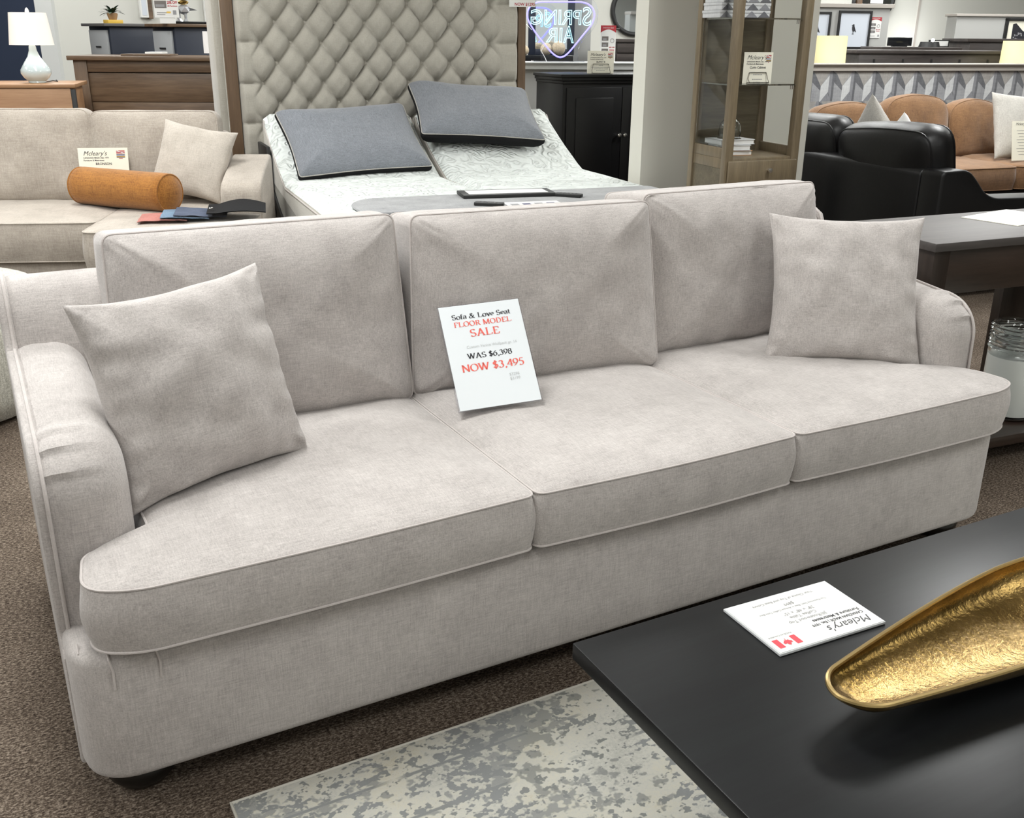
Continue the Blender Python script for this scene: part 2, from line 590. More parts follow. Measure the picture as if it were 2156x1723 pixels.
def pillow_mb(w, h, th, seed=0, pinch=.09, n=36, wr=.006, sag=0):
    """knife-edge scatter cushion, x right, z up, y away."""
    mb = MB()
    def shape(u, v, sgn):
        px = pinch * (1 + .25 * nz3(seed, v, 1, 2)); pz = pinch * (1 + .25 * nz3(u, seed, 2, 2))
        x = w / 2 * u * (1 - px * (1 - v * v) * abs(u) ** 2)
        z = h / 2 * v * (1 - pz * (1 - u * u) * abs(v) ** 2)
        e = max(0, (1 - u ** 2) * (1 - v ** 2))
        d = th / 2 * e ** .42
        ed = min(1 - abs(u), 1 - abs(v))
        pk = math.exp(-ed * 7) * min(1, ed * 14)
        along = v if abs(u) > abs(v) else u
        d += wr * 1.6 * pk * nz3(along * 1.0 + seed, seed * 3 + sgn, (2 if abs(u) > abs(v) else 5), 5.5)
        d += wr * (e ** .5) * nz3(u * 1.2 + seed, v * 1.2, sgn + seed, 2.4)
        z -= sag * (1 - v) * (1 - u * u)
        return Vector((x, -d if sgn < 0 else d, z))
    def ease(t_):
        a = 2 * t_ - 1
        return math.sin(a * PI / 2) * .55 + a * .45
    mb.grid(lambda a, b_: shape(ease(a), ease(b_), -1), n, n)
    mb.grid(lambda a, b_: shape(ease(a), ease(b_), 1), n, n, flip=True)
    return mb


# ------------------------------------------------------------------ lettering
def text_mesh(s, size, align='CENTER', shear=0., bold=0., outline=0.):
    cu = bpy.data.curves.new('t', 'FONT')
    cu.body = s; cu.size = size; cu.align_x = align; cu.shear = shear; cu.offset = bold
    cu.resolution_u = 3
    if outline:
        cu.fill_mode = 'NONE'; cu.bevel_depth = outline; cu.bevel_resolution = 1
    o = bpy.data.objects.new('t', cu)
    COL.objects.link(o)
    bpy.context.view_layer.update()
    dg = bpy.context.evaluated_depsgraph_get()
    me = bpy.data.meshes.new_from_object(o.evaluated_get(dg))
    vs = [v.co.copy() for v in me.vertices]
    fs = [list(p.vertices) for p in me.polygons]
    bpy.data.objects.remove(o); bpy.data.curves.remove(cu); bpy.data.meshes.remove(me)
    return vs, fs


def put_text(mb, s, size, x, z, y=-.0016, align='CENTER', shear=0., bold=0., m=0, sx=1.):
    vs, fs = text_mesh(s, size, align, shear, bold)
    mb.add([(x + v.x * sx, y, z + v.y) for v in vs], fs, m)


def arc(cx, cy, rx, ry, a0, a1, n=12):
    return [(cx + rx * math.cos(R(a0 + (a1 - a0) * i / n)), cy + ry * math.sin(R(a0 + (a1 - a0) * i / n))) for i in range(n + 1)]


SER = {  # roman letters as pen strokes: (advance, strokes, serif ticks (x, y, half width))
    'S': (.56, [arc(.27, .5, .18, .17, 25, 265), arc(.27, .17, .2, .17, 85, -160)], []),
    'o': (.5, [arc(.25, .22, .2, .22, 0, 360, 20)], []),
    'f': (.33, [[(.13, 0), (.13, .5)] + arc(.24, .55, .11, .12, 180, 60), [(.03, .43), (.27, .43)]], [(.13, 0, .09)]),
    'a': (.45, [arc(.2, .33, .14, .11, 170, 0) + [(.34, .05), (.42, .02)], arc(.18, .12, .13, .12, 60, 300), [(.24, .23), (.34, .27)]], []),
    '&': (.78, [[(.7, .02), (.55, .05), (.22, .5)] + arc(.33, .55, .11, .11, 200, -20) + [(.2, .3)] + arc(.24, .16, .18, .16, 140, 300) + [(.5, .2), (.6, .38)]], [(.6, .38, .08)]),
    'L': (.62, [[(.16, 0), (.16, .67)], [(.1, .015), (.55, .015), (.58, .15)]], [(.16, .66, .1), (.12, .01, .08)]),
    'v': (.5, [[(.08, .44), (.26, 0)], [(.26, 0), (.42, .44)]], [(.08, .44, .08), (.42, .44, .07)]),
    'e': (.45, [[(.06, .25), (.38, .25)] + arc(.22, .25, .17, .19, 0, 300)], []),
    't': (.3, [[(.13, .58), (.13, .07), (.2, .01), (.28, .04)], [(.03, .43), (.26, .43)]], []),
    'F': (.56, [[(.16, 0), (.16, .67)], [(.1, .655), (.5, .655), (.52, .52)], [(.16, .34), (.38, .34)]], [(.16, .01, .1)]),
    'O': (.72, [arc(.36, .335, .29, .33, 0, 360, 24)], []),
    'R': (.67, [[(.16, 0), (.16, .67)], [(.1, .655), (.32, .655)] + arc(.34, .5, .15, .155, 90, -90) + [(.16, .345)], [(.32, .34), (.58, .02), (.66, .01)]], [(.16, .01, .1)]),
    'M': (.88, [[(.14, 0), (.14, .66)], [(.14, .66), (.43, .04)], [(.43, .04), (.72, .66)], [(.74, 0), (.74, .66)]], [(.14, .01, .09), (.74, .01, .1), (.1, .66, .06), (.78, .66, .06)]),
    'D': (.72, [[(.16, 0), (.16, .67)], [(.08, .655), (.3, .655)] + arc(.32, .335, .3, .32, 90, -90, 16) + [(.08, .015)]], []),
    'E': (.61, [[(.16, 0), (.16, .67)], [(.08, .655), (.52, .655), (.54, .53)], [(.16, .34), (.42, .34)], [(.08, .015), (.54, .015), (.57, .15)]], []),
    'A': (.72, [[(.1, 0), (.36, .67)], [(.35, .67), (.6, 0)], [(.2, .23), (.5, .23)]], [(.1, .01, .09), (.61, .01, .1)]),
    'N': (.72, [[(.13, 0), (.13, .66)], [(.12, .66), (.6, .02)], [(.6, 0), (.6, .66)]], [(.13, .01, .09), (.6, .66, .09), (.1, .66, .07)]),
    'W': (.94, [[(.06, .67), (.27, 0)], [(.27, 0), (.46, .62)], [(.44, .67), (.65, 0)], [(.65, 0), (.86, .67)]], [(.07, .66, .09), (.44, .66, .09), (.86, .66, .08)]),
    '$': (.5, [arc(.25, .49, .15, .14, 25, 265), arc(.25, .2, .17, .16, 85, -160), [(.25, -.06), (.25, .74)]], []),
    '6': (.5, [[(.42, .67), (.2, .52)] + arc(.25, .22, .19, .22, 150, 510, 20)], []),
    '9': (.5, [[(.08, 0), (.3, .15)] + arc(.25, .45, .19, .22, -30, 330, 20)], []),
    '3': (.5, [arc(.22, .51, .15, .15, 150, -70), arc(.22, .19, .19, .19, 85, -150)], []),
    '8': (.5, [arc(.25, .51, .15, .15, 0, 360, 16), arc(.25, .18, .19, .18, 0, 360, 18)], []),
    '4': (.5, [[(.36, 0), (.36, .67)], [(.36, .67), (.04, .2), (.48, .2)]], []),
    '5': (.5, [[(.44, .66), (.16, .66), (.12, .38)] + arc(.22, .2, .19, .2, 110, -140)], []),
    ',': (.25, [[(.13, .05), (.15, -.02), (.09, -.12)]], []),
    ' ': (.27, [], []),
}


def serif(mb, s, size, x, z, y=-.0016, wide=1., heavy=.14, m=0):
    tot = sum(SER[c_][0] for c_ in s) * size * wide
    cx = x - tot / 2
    pen = Vector((math.cos(R(14)), math.sin(R(14))))
    for c_ in s:
        adv, st, sf = SER[c_]
        for pts in st:
            P = [Vector(p) for p in pts]
            vs = []
            for i, p in enumerate(P):
                d = (P[min(i + 1, len(P) - 1)] - P[max(i - 1, 0)])
                d = d.normalized() if d.length > 1e-6 else Vector((1, 0))
                th = max(.045, heavy * abs(d.x * pen.y - d.y * pen.x))
                n_ = Vector((-d.y, d.x)) * th / 2
                for q_ in (p + n_, p - n_): vs.append((cx + q_.x * size * wide, y, z + q_.y * size))
            mb.add(vs, [(2 * i, 2 * i + 1, 2 * i + 3, 2 * i + 2) for i in range(len(P) - 1)], m)
        for a, b_, h_ in sf:
            mb.add([(cx + (a - h_) * size * wide, y, z + (b_ - .018) * size), (cx + (a + h_) * size * wide, y, z + (b_ - .018) * size),
                    (cx + (a + h_) * size * wide, y, z + (b_ + .022) * size), (cx + (a - h_) * size * wide, y, z + (b_ + .022) * size)], [(0, 1, 2, 3)], m)
        cx += adv * size * wide


def rect(mb, x0, x1, z0, z1, y=-.0016, m=0):
    mb.add([(x0, y, z0), (x1, y, z0), (x1, y, z1), (x0, y, z1)], [(0, 1, 2, 3)], m)


def poly(mb, pts, y=-.0016, m=0):
    mb.add([(p[0], y, p[1]) for p in pts], [list(range(len(pts)))], m)


def price_card(root, w, h, title, lines, paper='cream', price=None):
    MB().box(-w / 2, w / 2, -.001, .0015, 0, h, 0).build('paper', M[paper], root, 0)
    k = h / .14
    tx = MB()
    put_text(tx, "Mcleary's", .027 * k, -w * .40, h - .032 * k, align='LEFT', shear=.35, m=0)
    put_text(tx, 'CANADIAN MADE | Est. 1979', .0085 * k, -w * .40, h - .045 * k, align='LEFT', bold=.0002, m=0)
    put_text(tx, 'Furniture & Mattresses', .0095 * k, -w * .40, h - .056 * k, align='LEFT', bold=.0002, m=0)
    put_text(tx, title, .0145 * k, 0, h - .073 * k, bold=.0003, m=0)
    z = h - .093 * k
    for ln in lines:
        if ln:
            x_ = -.0021 * k * ln
            while x_ < .0021 * k * ln:
                l_ = random.uniform(.003, .008) * k
                rect(tx, x_, x_ + l_, z, z + .0038 * k, m=1)
                x_ += l_ + .0022 * k
        z -= .0105 * k
    if price: put_text(tx, price, .014 * k, 0, z - .008 * k, m=1)
    tx.build('lettering', [M['ink'], M['greyink']], root, 0)
    fl = MB()
    x0, x1, z1 = w * .27, w * .44, h - .012 * k
    hh = .03 * k
    rect(fl, x0, x1, z1 - hh * .42, z1, m=0)
    rect(fl, x0, x1, z1 - hh * .24, z1 - hh * .17, y=-.002, m=1)
    poly(fl, [(x0, z1), (x0 + .006 * k, z1), (x1, z1 - hh * .42), (x1 - .006 * k, z1 - hh * .42)], y=-.0021, m=1)
    for i, mi in enumerate((2, 1, 2, 3, 2)):
        rect(fl, x0, x1, z1 - hh * (.55 + .1 * i) - hh * .07, z1 - hh * (.52 + .1 * i), m=mi)
    rect(fl, x0 + .01 * k, x1 - .01 * k, z1 - hh * 1.16, z1 - hh * 1.08, m=0)
    fl.build('flag_mark', [M['darkred'], M['white'], M['navyink'], M['yellow']], root, 0)


def easel(root, w, h, name='easel'):
    mb = MB()
    a = w * .34
    for sx in (-1, 1):
        mb.tube([(sx * a * .85, -.006, h * .42), (sx * a, -.012, .02), (sx * a, -.028, .003), (sx * a, .05, .003)], .0018, 6)
        mb.tube([(sx * a * .85, -.006, h * .42), (sx * a * .8, .05, .003)], .0014, 6)
    mb.tube([(-a * .85, -.006, h * .42), (a * .85, -.006, h * .42)], .0018, 6)
    mb.tube([(-a, -.028, .003), (a, -.028, .003)], .0018, 6)
    mb.build(name, M['dkwire'], root)


def flyer(root, w, h):
    """tall sale sheet: red head, photos and a round seal."""
    MB().box(-w / 2, w / 2, -.001, .001, 0, h).build('sheet', M['white'], root, 0)
    mb = MB()
    poly(mb, [(-w / 2, h), (-w / 2, h * .8)] + [(-w / 2 + w * i / 10, h * (.8 + .0) - h * .0 + h * .09 * math.sin(PI * i / 10)) for i in range(1, 10)] + [(w / 2, h * .8), (w / 2, h)], m=0)
    put_text(mb, 'Inventory Sale', w * .12, 0, h * .92, y=-.003, m=2)
    for i in range(3):
        rect(mb, -w * .4, w * .02, h * (.58 - .17 * i), h * (.70 - .17 * i), m=1)
        rect(mb, -w * .34, -w * .1, h * (.60 - .17 * i), h * (.65 - .17 * i), y=-.0022, m=3)
    mb.tube([(w * .27 + w * .12 * math.cos(a * PI / 8), -.0018, h * .58 + w * .12 * math.sin(a * PI / 8)) for a in range(16)], w * .012, 5, 1, True)
    put_text(mb, '20% OFF', w * .1, w * .26, h * .38, m=0, bold=.0006)
    rect(mb, w * .1, w * .42, h * .31, h * .335, m=0)
    rect(mb, -w * .4, w * .05, h * .08, h * .1, m=3)
    rect(mb, w * .28, w * .42, h * .06, h * .16, m=3)
    mb.build('print', [M['darkred'], M['photo'], M['white'], M['smoke']], root, 0)


# =================================================================== SETTING
fl = MB().add([(-7, -6, 0), (14, -6, 0), (14, 16, 0), (-7, 16, 0)], [(0, 1, 2, 3)]).build('floor', M['carpet'], None, 0)
struct(fl, 'brown looped carpet floor of the showroom', 'floor')
CZ = 3.0
struct(MB().add([(-7, -6, CZ), (14, -6, CZ), (14, 16, CZ), (-7, 16, CZ)], [(3, 2, 1, 0)]).build('ceiling', M['ceil'], None, 0), 'white tile ceiling above the showroom', 'ceiling')
struct(MB().box(-7.1, -7, -6, 16, 0, CZ).build('wall_left', M['wall'], None, 0), 'pale side wall of the showroom', 'wall')
struct(MB().box(14, 14.1, -6, 16, 0, CZ).build('wall_right', M['wall'], None, 0), 'pale wall closing the showroom on the other side', 'wall')
struct(MB().box(-7, 14, -6.1, -6, 0, CZ).build('wall_front', M['wall'], None, 0), 'pale wall behind the viewer', 'wall')

BW = Fr(dep(1078, 60, 12.2), -20)      # the long pale wall at the back
wb = MB().box(-12, 9, 0, .12, 0, CZ).build('wall_back', M['wall'], None, 0)
wb.location = BW.o; wb.rotation_euler = (0, 0, R(-20))
struct(wb, 'long pale grey wall at the back of the showroom', 'wall')

# =================================================================== MAIN SOFA
XL, XR = -.846, 1.446        # outer faces of the arms
sofa = thing('sofa', 'large grey three-seat sofa with T-shaped seat cushions, nearest the viewer', 'sofa')

# base rail with rounded corners
o2 = round_poly([(XL - .016, .03), (XR + .018, .03), (XR + .018, .95), (XL - .016, .95)], [.10, .10, .03, .03], 10)
MB().prism(o2, 'z', .067, .325, .022).build('base', M['sofa'], sofa)
# pleats on the base corner
for a, b_ in (((-.80, .034), (-.797, .026)), ((-.725, .03), (-.722, .027)), ((-.842, .077), (-.846, .072))):
    pl = MB()
    pl.tube([(a[0], a[1] + .02, .328), (a[0], a[1] + .001, .32), (a[0] + .004, a[1] - .004, .30), (b_[0], b_[1] + .003, .265)], .0022, 6)
    pl.build('corner_pleat', M['sofa_pipe_lit'], sofa)

# back frame
bp = [(.70, .30), (.735, .64), (.75, .73), (.775, .78), (.815, .803), (.87, .805), (.93, .79), (.965, .75), (.985, .067), (.72, .067)]
MB().prism(bp, 'x', XL, XR, .012).build('back_frame', M['sofa'], sofa)

# arms
def arm_path():
    P = [(.86, .672), (.74, .674), (.62, .672), (.5, .668), (.4, .661), (.33, .653)]
    ctr, r = (.275, .543), .105
    P += [(ctr[0] + r * math.cos(R(a)), ctr[1] + r * math.sin(R(a))) for a in range(86, 182, 4)]
    P += [(.169, .50), (.168, .45), (.168, .40), (.168, .35), (.168, .28)]
    return resample_open(P, .004)


def resample_open(P, step):
    out = []
    for a, b_ in zip(P, P[1:]):
        a, b_ = Vector(a), Vector(b_)
        k = max(1, int((b_ - a).length / step))
        out += [a.lerp(b_, j / k) for j in range(k)]
    return out + [Vector(P[-1])]


AP = arm_path()
SL = [0]
for a, b_ in zip(AP, AP[1:]): SL.append(SL[-1] + (b_ - a).length)
pleat_s = [.60, .645, .69]


def make_arm(xo, xi):
    """xo: outer edge, xi: inner face."""
    wdt = abs(xi - xo); sg = 1 if xi > xo else -1
    prof = [(0, -.002), (.1, .004), (.25, .008), (.4, .007)]
    r = .062
    for a in range(0, 91, 9):
        prof.append((1 - r / wdt + r / wdt * math.sin(R(a)), -r + .007 * (1 - a / 90) + r * math.cos(R(a))))
    n = len(prof)
    vs, fs = [], []
    for i, p in enumerate(AP):
        d = (AP[min(i + 1, len(AP) - 1)] - AP[max(i - 1, 0)]).normalized()
        nrm = Vector((-d.y, d.x)) * -1
        if nrm.y < -.5: nrm = -nrm
        if nrm.x > .3: nrm = -nrm
        for (u, h_) in prof:
            hh = h_
            for s0 in pleat_s:
                ds = SL[i] - s0
                if -.035 < ds <= .0025 and u < .8:
                    hh += .0075 * (1 + ds / .035 if ds < 0 else 1 - ds / .0026) * max(0, 1 - (u / .8) ** 2)
            x = xo + sg * wdt * u
            vs.append((x, p.x + nrm.x * hh + .0015 * nz3(x * 3, p.x, p.y, 8), p.y + nrm.y * hh + .0015 * nz3(x * 3, p.x, p.y + 4, 8)))
    for i in range(len(AP) - 1):
        for j in range(n - 1):
            f = (i * n + j, i * n + j + 1, (i + 1) * n + j + 1, (i + 1) * n + j)
            fs.append(f if sg < 0 else f[::-1])
    inner = [i * n + n - 1 for i in range(len(AP))]
    b0 = len(vs)
    vs += [(xi, .30, .28), (xi, .86, .28)]
    fs.append((inner + [b0, b0 + 1])[::-1 if sg > 0 else 1])
    return MB().add(vs, fs)


def side_panel(xa, xb):
    prof = [(.99, .067), (.985, .70), (.965, .755), (.93, .795), (.87, .812), (.815, .81), (.775, .79), (.752, .74), (.742, .69)]
    prof += [(p.x, p.y + .001) for p in AP if p.x < .735 and p.y > .31]
    prof += [(.165, .305), (.13, .285), (.125, .067)]
    return prof


for xo, xi, nm in ((XL, -.712, 'left'), (XR, 1.322, 'right')):
    ar = make_arm(xo, xi).build('arm', M['sofa'], sofa, 45)
    sp = side_panel(0, 0)
    a, b_ = (xo - .02, xo + .004) if xo < 0 else (xo - .004, xo + .02)
    MB().prism(sp, 'x', a, b_, .006).build('side_panel', M['sofa'], ar)
    ed = a + .017 if xo < 0 else b_ - .017
    pts = [(ed, p[0], p[1] + (.002 if p[1] > .3 else 0)) for p in sp[2:]]
    pts = [(x, y - (.004 if z < .64 and y < .2 else 0), z) for x, y, z in pts]
    MB().tube(pts, .0034, 8).build('piping', M['sofa_pipe_lit'], ar)

# seat cushions
def seat(outl, cen, seed, ex=None):
    body, top, side, pp = slab(outl, .346, .463, .026, .012, .010, seed, .0025, .0024, .018, cen, ex)
    c_ = body.build('seat_cushion', M['sofa'], sofa, 50, weld=True)
    pp.build('piping', M['sofa_pipe_lit'], c_)
    return c_


g = .004
outL = round_poly([(-g, .004), (-g, .67), (-.703, .67), (-.690, .205), (-.735, .166), (-.808, .158), (-.824, .03), (-.75, -.010), (-.4, -.010)],
                  [.022, .03, .03, .03, .03, .05, .05, .06, .2], 8)
outM = round_poly([(.6805 - g, .004), (.6805 - g, .67), (g, .67), (g, .004), (.34, -.008)], [.022, .03, .03, .022, .2], 8)
xo_ = 1.446
outR = round_poly([(.6805 + g, .004), (1.0, -.008), (1.37, -.006), (1.452, .03), (1.44, .158), (1.345, .162), (1.314, .19), (1.314, .67), (.6805 + g, .67)],
                  [.022, .2, .06, .05, .05, .03, .03, .03, .03], 8)
seat(outL, (-.34, .30), 1.3)
seat(outM, (.34, .33), 4.1)
seat(outR, (1.02, .30), 7.7)

# back cushions: built flat (x along, y up the cushion, z to the front) then stood up leaning back
def backc(x0, x1, hgt, lean, y0, z0, seed, ex=None, twist=0, flare=.012):
    ol = round_poly([(x0 - flare, 0), (x1 + flare, 0), (x1 - .006, hgt), (x0 + .006, hgt)], [.03, .03, .022, .022], 6)
    xc = (x0 + x1) / 2
    def crease(x, y, t_):            # pulls running in from the four corners
        w_ = 0
        for qx, qy in ((x0, 0), (x1, 0), (x0, hgt), (x1, hgt)):
            d = math.hypot(x - qx, y - qy)
            an = math.atan2(y - qy, x - qx)
            w_ += .0028 * math.exp(-(d / .10) ** 2) * math.sin(an * 15 + seed + 3 * nz3(x, y, seed, 9))
        return w_ + (ex(x, y, t_) if ex else 0)
    body, top, side, pp = slab(ol, -.185, 0, .062, .03, .007, seed, .008, .0026, .018, None, crease)
    a = R(lean)
    mt = Matrix(((1, 0, 0, 0), (0, math.sin(a), -math.cos(a), 0), (0, math.cos(a), math.sin(a), z0), (0, 0, 0, 1)))
    mt = Matrix.Translation((xc, y0, 0)) @ Matrix.Rotation(R(twist), 4, 'Z') @ Matrix.Translation((-xc, 0, 0)) @ mt
    c_ = body.xf(mt).build('back_cushion', M['sofa'], sofa, 50, weld=True)
    pp.xf(mt).build('piping', M['sofa_pipe_lit'], c_)


def wrink(cx, amp):
    def f(x, y, t_):
        e = max(0, 1 - y / .38)
        return amp * e * math.sin((x - cx) * 52 + 8 * y) * math.exp(-((x - cx) / .2) ** 2) + .004 * nz3(x, y * .25, cx, 16)
    return f


backc(-.660, -.008, .450, 7.5, .632, .460, 2.2, wrink(-.5, .001), -1)
backc(.024, .690, .441, 7.5, .606, .460, 5.9, wrink(.1, .0025), -5, .016)
backc(.712, 1.340, .446, 6.5, .650, .460, 9.1, wrink(.92, .005), 0)

# bun feet
for fx, fy in ((-.765, .13), (1.365, .13), (-.765, .88), (1.365, .88)):
    MB().lathe([(.03, 0), (.048, .006), (.062, .024), (.064, .042), (.055, .058), (.045, .07)], (fx, fy, 0), 28).build('foot', M['foot'], sofa)

# scatter cushions
def placed(o, c, e):
    o.location = c
    o.rotation_euler = tuple(R(a) for a in e)


p1 = tag(pillow_mb(.398, .402, .15, 3.3, .095, 48, .014).build('throw_pillow', M['sofa'], None, 60, weld=True),
         'square grey scatter cushion leaning on the sofa arm beside the bun foot corner', 'cushion', 'grey scatter cushions on the sofa')
placed(p1, (-.552, .376, .664), (-17, -2.6, 18))
p1['label'] = 'grey scatter cushion on the near end of the sofa, overlapping the first back cushion'
p2 = tag(pillow_mb(.42, .42, .15, 8.1, .10, 48, .014).build('throw_pillow', M['sofa'], None, 60, weld=True),
         'grey scatter cushion at the far end of the sofa beside the glass candle jar', 'cushion', 'grey scatter cushions on the sofa')
placed(p2, (1.19, .398, .655), (-24, .4, -34))

# sale sign
sg_ = thing('sale_sign', 'white laminated sale sign with red and black print leaning on the middle back cushion', 'sign', (.127, .394, .499), -9.9)
sg_.rotation_euler = (R(-37), R(-2.5), R(-9.9))
sw, sh = .198, .257
MB().box(-sw / 2, sw / 2, -.001, .0015, 0, sh).build('sheet', M['whitesign'], sg_, 0)
hb = MB().box(-sw / 2 - .003, sw / 2 + .003, .0018, .0045, -.002, sh + .002)
hb.build('acrylic_holder', M['acrylic'], sg_, 0)
tx = MB()
k = sh
serif(tx, 'Sofa & Love Seat', .0178, 0, k * .865, m=0, wide=1.12)
serif(tx, 'FLOOR MODEL', .0182, .0, k * .79, m=1, wide=1.1)
serif(tx, 'SALE', .0265, 0, k * .685, m=1, wide=1.1)
put_text(tx, 'Custom Venice Wolfpack gr. 14', .0095, .01, k * .575, m=2)
serif(tx, 'WAS $6,398', .0190, 0, k * .475, m=0, wide=1.1)
serif(tx, 'NOW $3,495', .0258, .002, k * .355, m=1, wide=1.1)
put_text(tx, '$3298', .010, .048, k * .265, m=2)
put_text(tx, '$3199', .010, .048, k * .225, m=2)
tx.build('lettering', [M['ink'], M['redink'], M['paleink'], M['whitesign']], sg_, 0)

# =================================================================== COFFEE TABLE
ct = thing('coffee_table', 'low black wooden coffee table with a gold bowl on it', 'coffee table', (-.1437, -.3666, 0), -.7)
TZ = .390
MB().box(0, 1.23, -.711, 0, TZ - .030, TZ, .003).build('tabletop', M['table'], ct)
for lx, ly in ((.52, -.16), (1.05, -.16), (.52, -.60), (1.05, -.60)):
    MB().box(lx - .035, lx + .035, ly - .035, ly + .035, .0095, TZ - .03, .004).build('leg', M['table'], ct)
MB().box(.52, 1.05, -.61, -.15, TZ - .10, TZ - .03, .004).build('apron', M['table'], ct)

pc = thing('price_card', 'white acrylic price card with a red maple leaf flag lying on the black coffee table', 'sign', (.2391, -.4844, TZ), 0)
w_, h_ = .222, .146
# the text is upside down from the viewer: local +x of the writing points back towards the left
crd = MB().box(-w_ / 2, w_ / 2, -h_ / 2, h_ / 2, .0005, .0055, .001); crd.build('holder', M['frosted'], pc, 0)
MB().box(-w_ / 2 + .002, w_ / 2 - .002, -h_ / 2 + .002, h_ / 2 - .002, .0056, .0062).build('paper', M['white'], pc, 0)
pc.rotation_euler = (0, 0, R(180 - 2.6))
tx = MB()
def ct_text(s, size, x, y, **k_):
    vs, fs = text_mesh(s, size, k_.get('align', 'CENTER'), k_.get('shear', 0), k_.get('bold', 0))
    tx.add([(x + v.x, y + v.y, .0066) for v in vs], fs, k_.get('m', 0))
ct_text("Mcleary's", .024, -.098, .043, align='LEFT', shear=.3)
ct_text('CANADIAN MADE | Est. 1979', .0085, -.098, .030, align='LEFT', bold=.0002)
ct_text('Furniture & Mattresses', .0105, -.098, .019, align='LEFT', bold=.0002)
ct_text('Jill/Rosewood Top', .0105, 0, .007, m=1)
ct_text('Coffee Table', .0105, 0, -.005, m=1)
ct_text('28" x 48" x 15"', .0105, 0, -.017, m=1)
ct_text('Top Rosewood Stain, Base in Antique Coffee Table Base', .0062, 0, -.029, m=1)
ct_text('$899', .0105, 0, -.042, m=1)
ct_text('Your Choice of Top and Base Colors', .0085, 0, -.056, m=1)
ct_text('MADE IN CANADA', .0055, .078, .030, m=1)
tx.build('lettering', [M['ink'], M['greyink']], pc, 0)
fg = MB()
def fr(x0, x1, y0, y1, m=0): fg.add([(x0, y0, .0066), (x1, y0, .0066), (x1, y1, .0066), (x0, y1, .0066)], [(0, 1, 2, 3)], m)
fr(.055, .066, .039, .062); fr(.090, .101, .039, .062)
leaf = [(0, 1), (.16, .7), (.32, .78), (.26, .3), (.5, .5), (.56, .38), (.84, .42), (.72, .2), (.84, .08), (.42, -.26), (.46, -.42), (.06, -.34), (.05, -.8)]
lf = leaf + [(-x, y) for x, y in leaf[::-1] if x]
fg.add([(.078 + x * .0105, .0505 + y * .0105, .0067) for x, y in lf], [list(range(len(lf)))])
fg.build('flag_mark', M['red'], pc, 0)

# gold bowl: a long leaf-shaped dish on a low foot, its tip lifted off the table
tip = Vector((.052, -.732, .46))
LB = 1.04
BYAW = 3.2
ax = Vector((math.cos(R(BYAW)), math.sin(R(BYAW)), 0))
bo = thing('bowl', 'long leaf-shaped hammered gold bowl on the black coffee table', 'bowl', (tip.x + ax.x * LB / 2, tip.y + ax.y * LB / 2, TZ), BYAW)
def bowl_pt(s_, t_, off):
    x = -LB / 2 + LB * (.5 - .5 * math.cos(PI * s_))
    e = max(0, LB / 2 - abs(x))          # distance from the nearer tip
    q = min(1, e / (LB / 2))
    wd = .043 * math.sqrt(max(0, 1 - (1 - min(1, e / .05)) ** 2)) + .068 * (1 - (1 - q) ** 1.4) + .00005
    rim = .070 - .006 * q
    bot = .005 + (rim - .022) * (1 - q) ** 1.15
    dpt = (rim - bot) * min(1, e / .03) ** .5
    wd2 = max(wd - off, .00005)
    d2 = max(dpt - off, 0)
    return Vector((x * (1 - off * 2.2 / LB), wd2 * math.sin(t_ * PI / 2), rim - d2 * math.cos(t_ * PI / 2) ** .8))
inn = MB().grid(lambda a, b_: bowl_pt(a, 2 * b_ - 1, .005), 90, 26)
out_ = MB().grid(lambda a, b_: bowl_pt(a, 2 * b_ - 1, 0), 90, 26, flip=True)
bm_ = MB(); bm_.add(inn.v, inn.f); bm_.add(out_.v, out_.f)
ob = bm_.build('dish', M['gold'], bo, 60)
rimp = [bowl_pt(a / 120, 1, .0025) for a in range(121)] + [bowl_pt(a / 120, -1, .0025) for a in range(119, 0, -1)]
MB().tube(rimp, .0038, 8, closed=True).build('rim', M['goldrim'], bo)
MB().lathe([(.045, 0), (.045, .004), (.03, .010)], (0, 0, 0), 24).build('foot', M['gold'], bo)

# rug
rg = thing('rug', 'distressed cream and grey area rug under the coffee table', 'rug', (-.643, -.03, 0), .35)
MB().box(0, 3.0, -2.1, 0, 0, .009, .003).build('pile', M['rug'], rg)
MB().tube([(.002, -2.1, .006), (.002, -.002, .006), (3, -.002, .006)], .005, 6).build('binding', M['rugedge'], rg)

# =================================================================== CONSOLE TABLE AND CANDLE JAR (right)
con = Fr(at(1972, 514, .76), -6)
dk = thing('console_table', 'dark walnut console table with a lower shelf behind the far sofa arm', 'table', con.o, -6)
CL, CDp = 1.05, .39
MB().box(0, CL, 0, CDp, .735, .76, .003).build('tabletop', M['walnuttop'], dk)
for s_, (x0, x1, y0, y1) in enumerate(((.05, CL - .05, .022, .04), (.05, CL - .05, CDp - .04, CDp - .022), (.022, .04, .05, CDp - .05), (CL - .04, CL - .022, .05, CDp - .05))):
    MB().box(x0, x1, y0, y1, .60, .735, .002).build('apron', M['walnut'], dk)
for x in (.045, CL - .045):
    for y in (.045, CDp - .045):
        MB().box(x - .03, x + .03, y - .03, y + .03, 0, .735, .003).build('leg', M['walnutv'], dk)
MB().box(.02, CL - .02, .02, CDp - .02, .065, .10, .003).build('shelf', M['walnut'], dk)
dx = con.px(2103, 600, CDp - .045)[0]
MB().box(dx, dx + .13, CDp - .07, CDp - .03, .10, .60, .003).build('back_post', M['walnutv'], dk)
pp_ = con.l(at(2085, 468, .76))
sh_ = thing('price_sheet', 'cream price sheet lying flat on the dark walnut console table', 'sheet', con.w(pp_.x, pp_.y, .76), 8)
MB().box(0, .28, -.09, .10, .0003, .0022).build('sheet', M['cream'], sh_, 0)

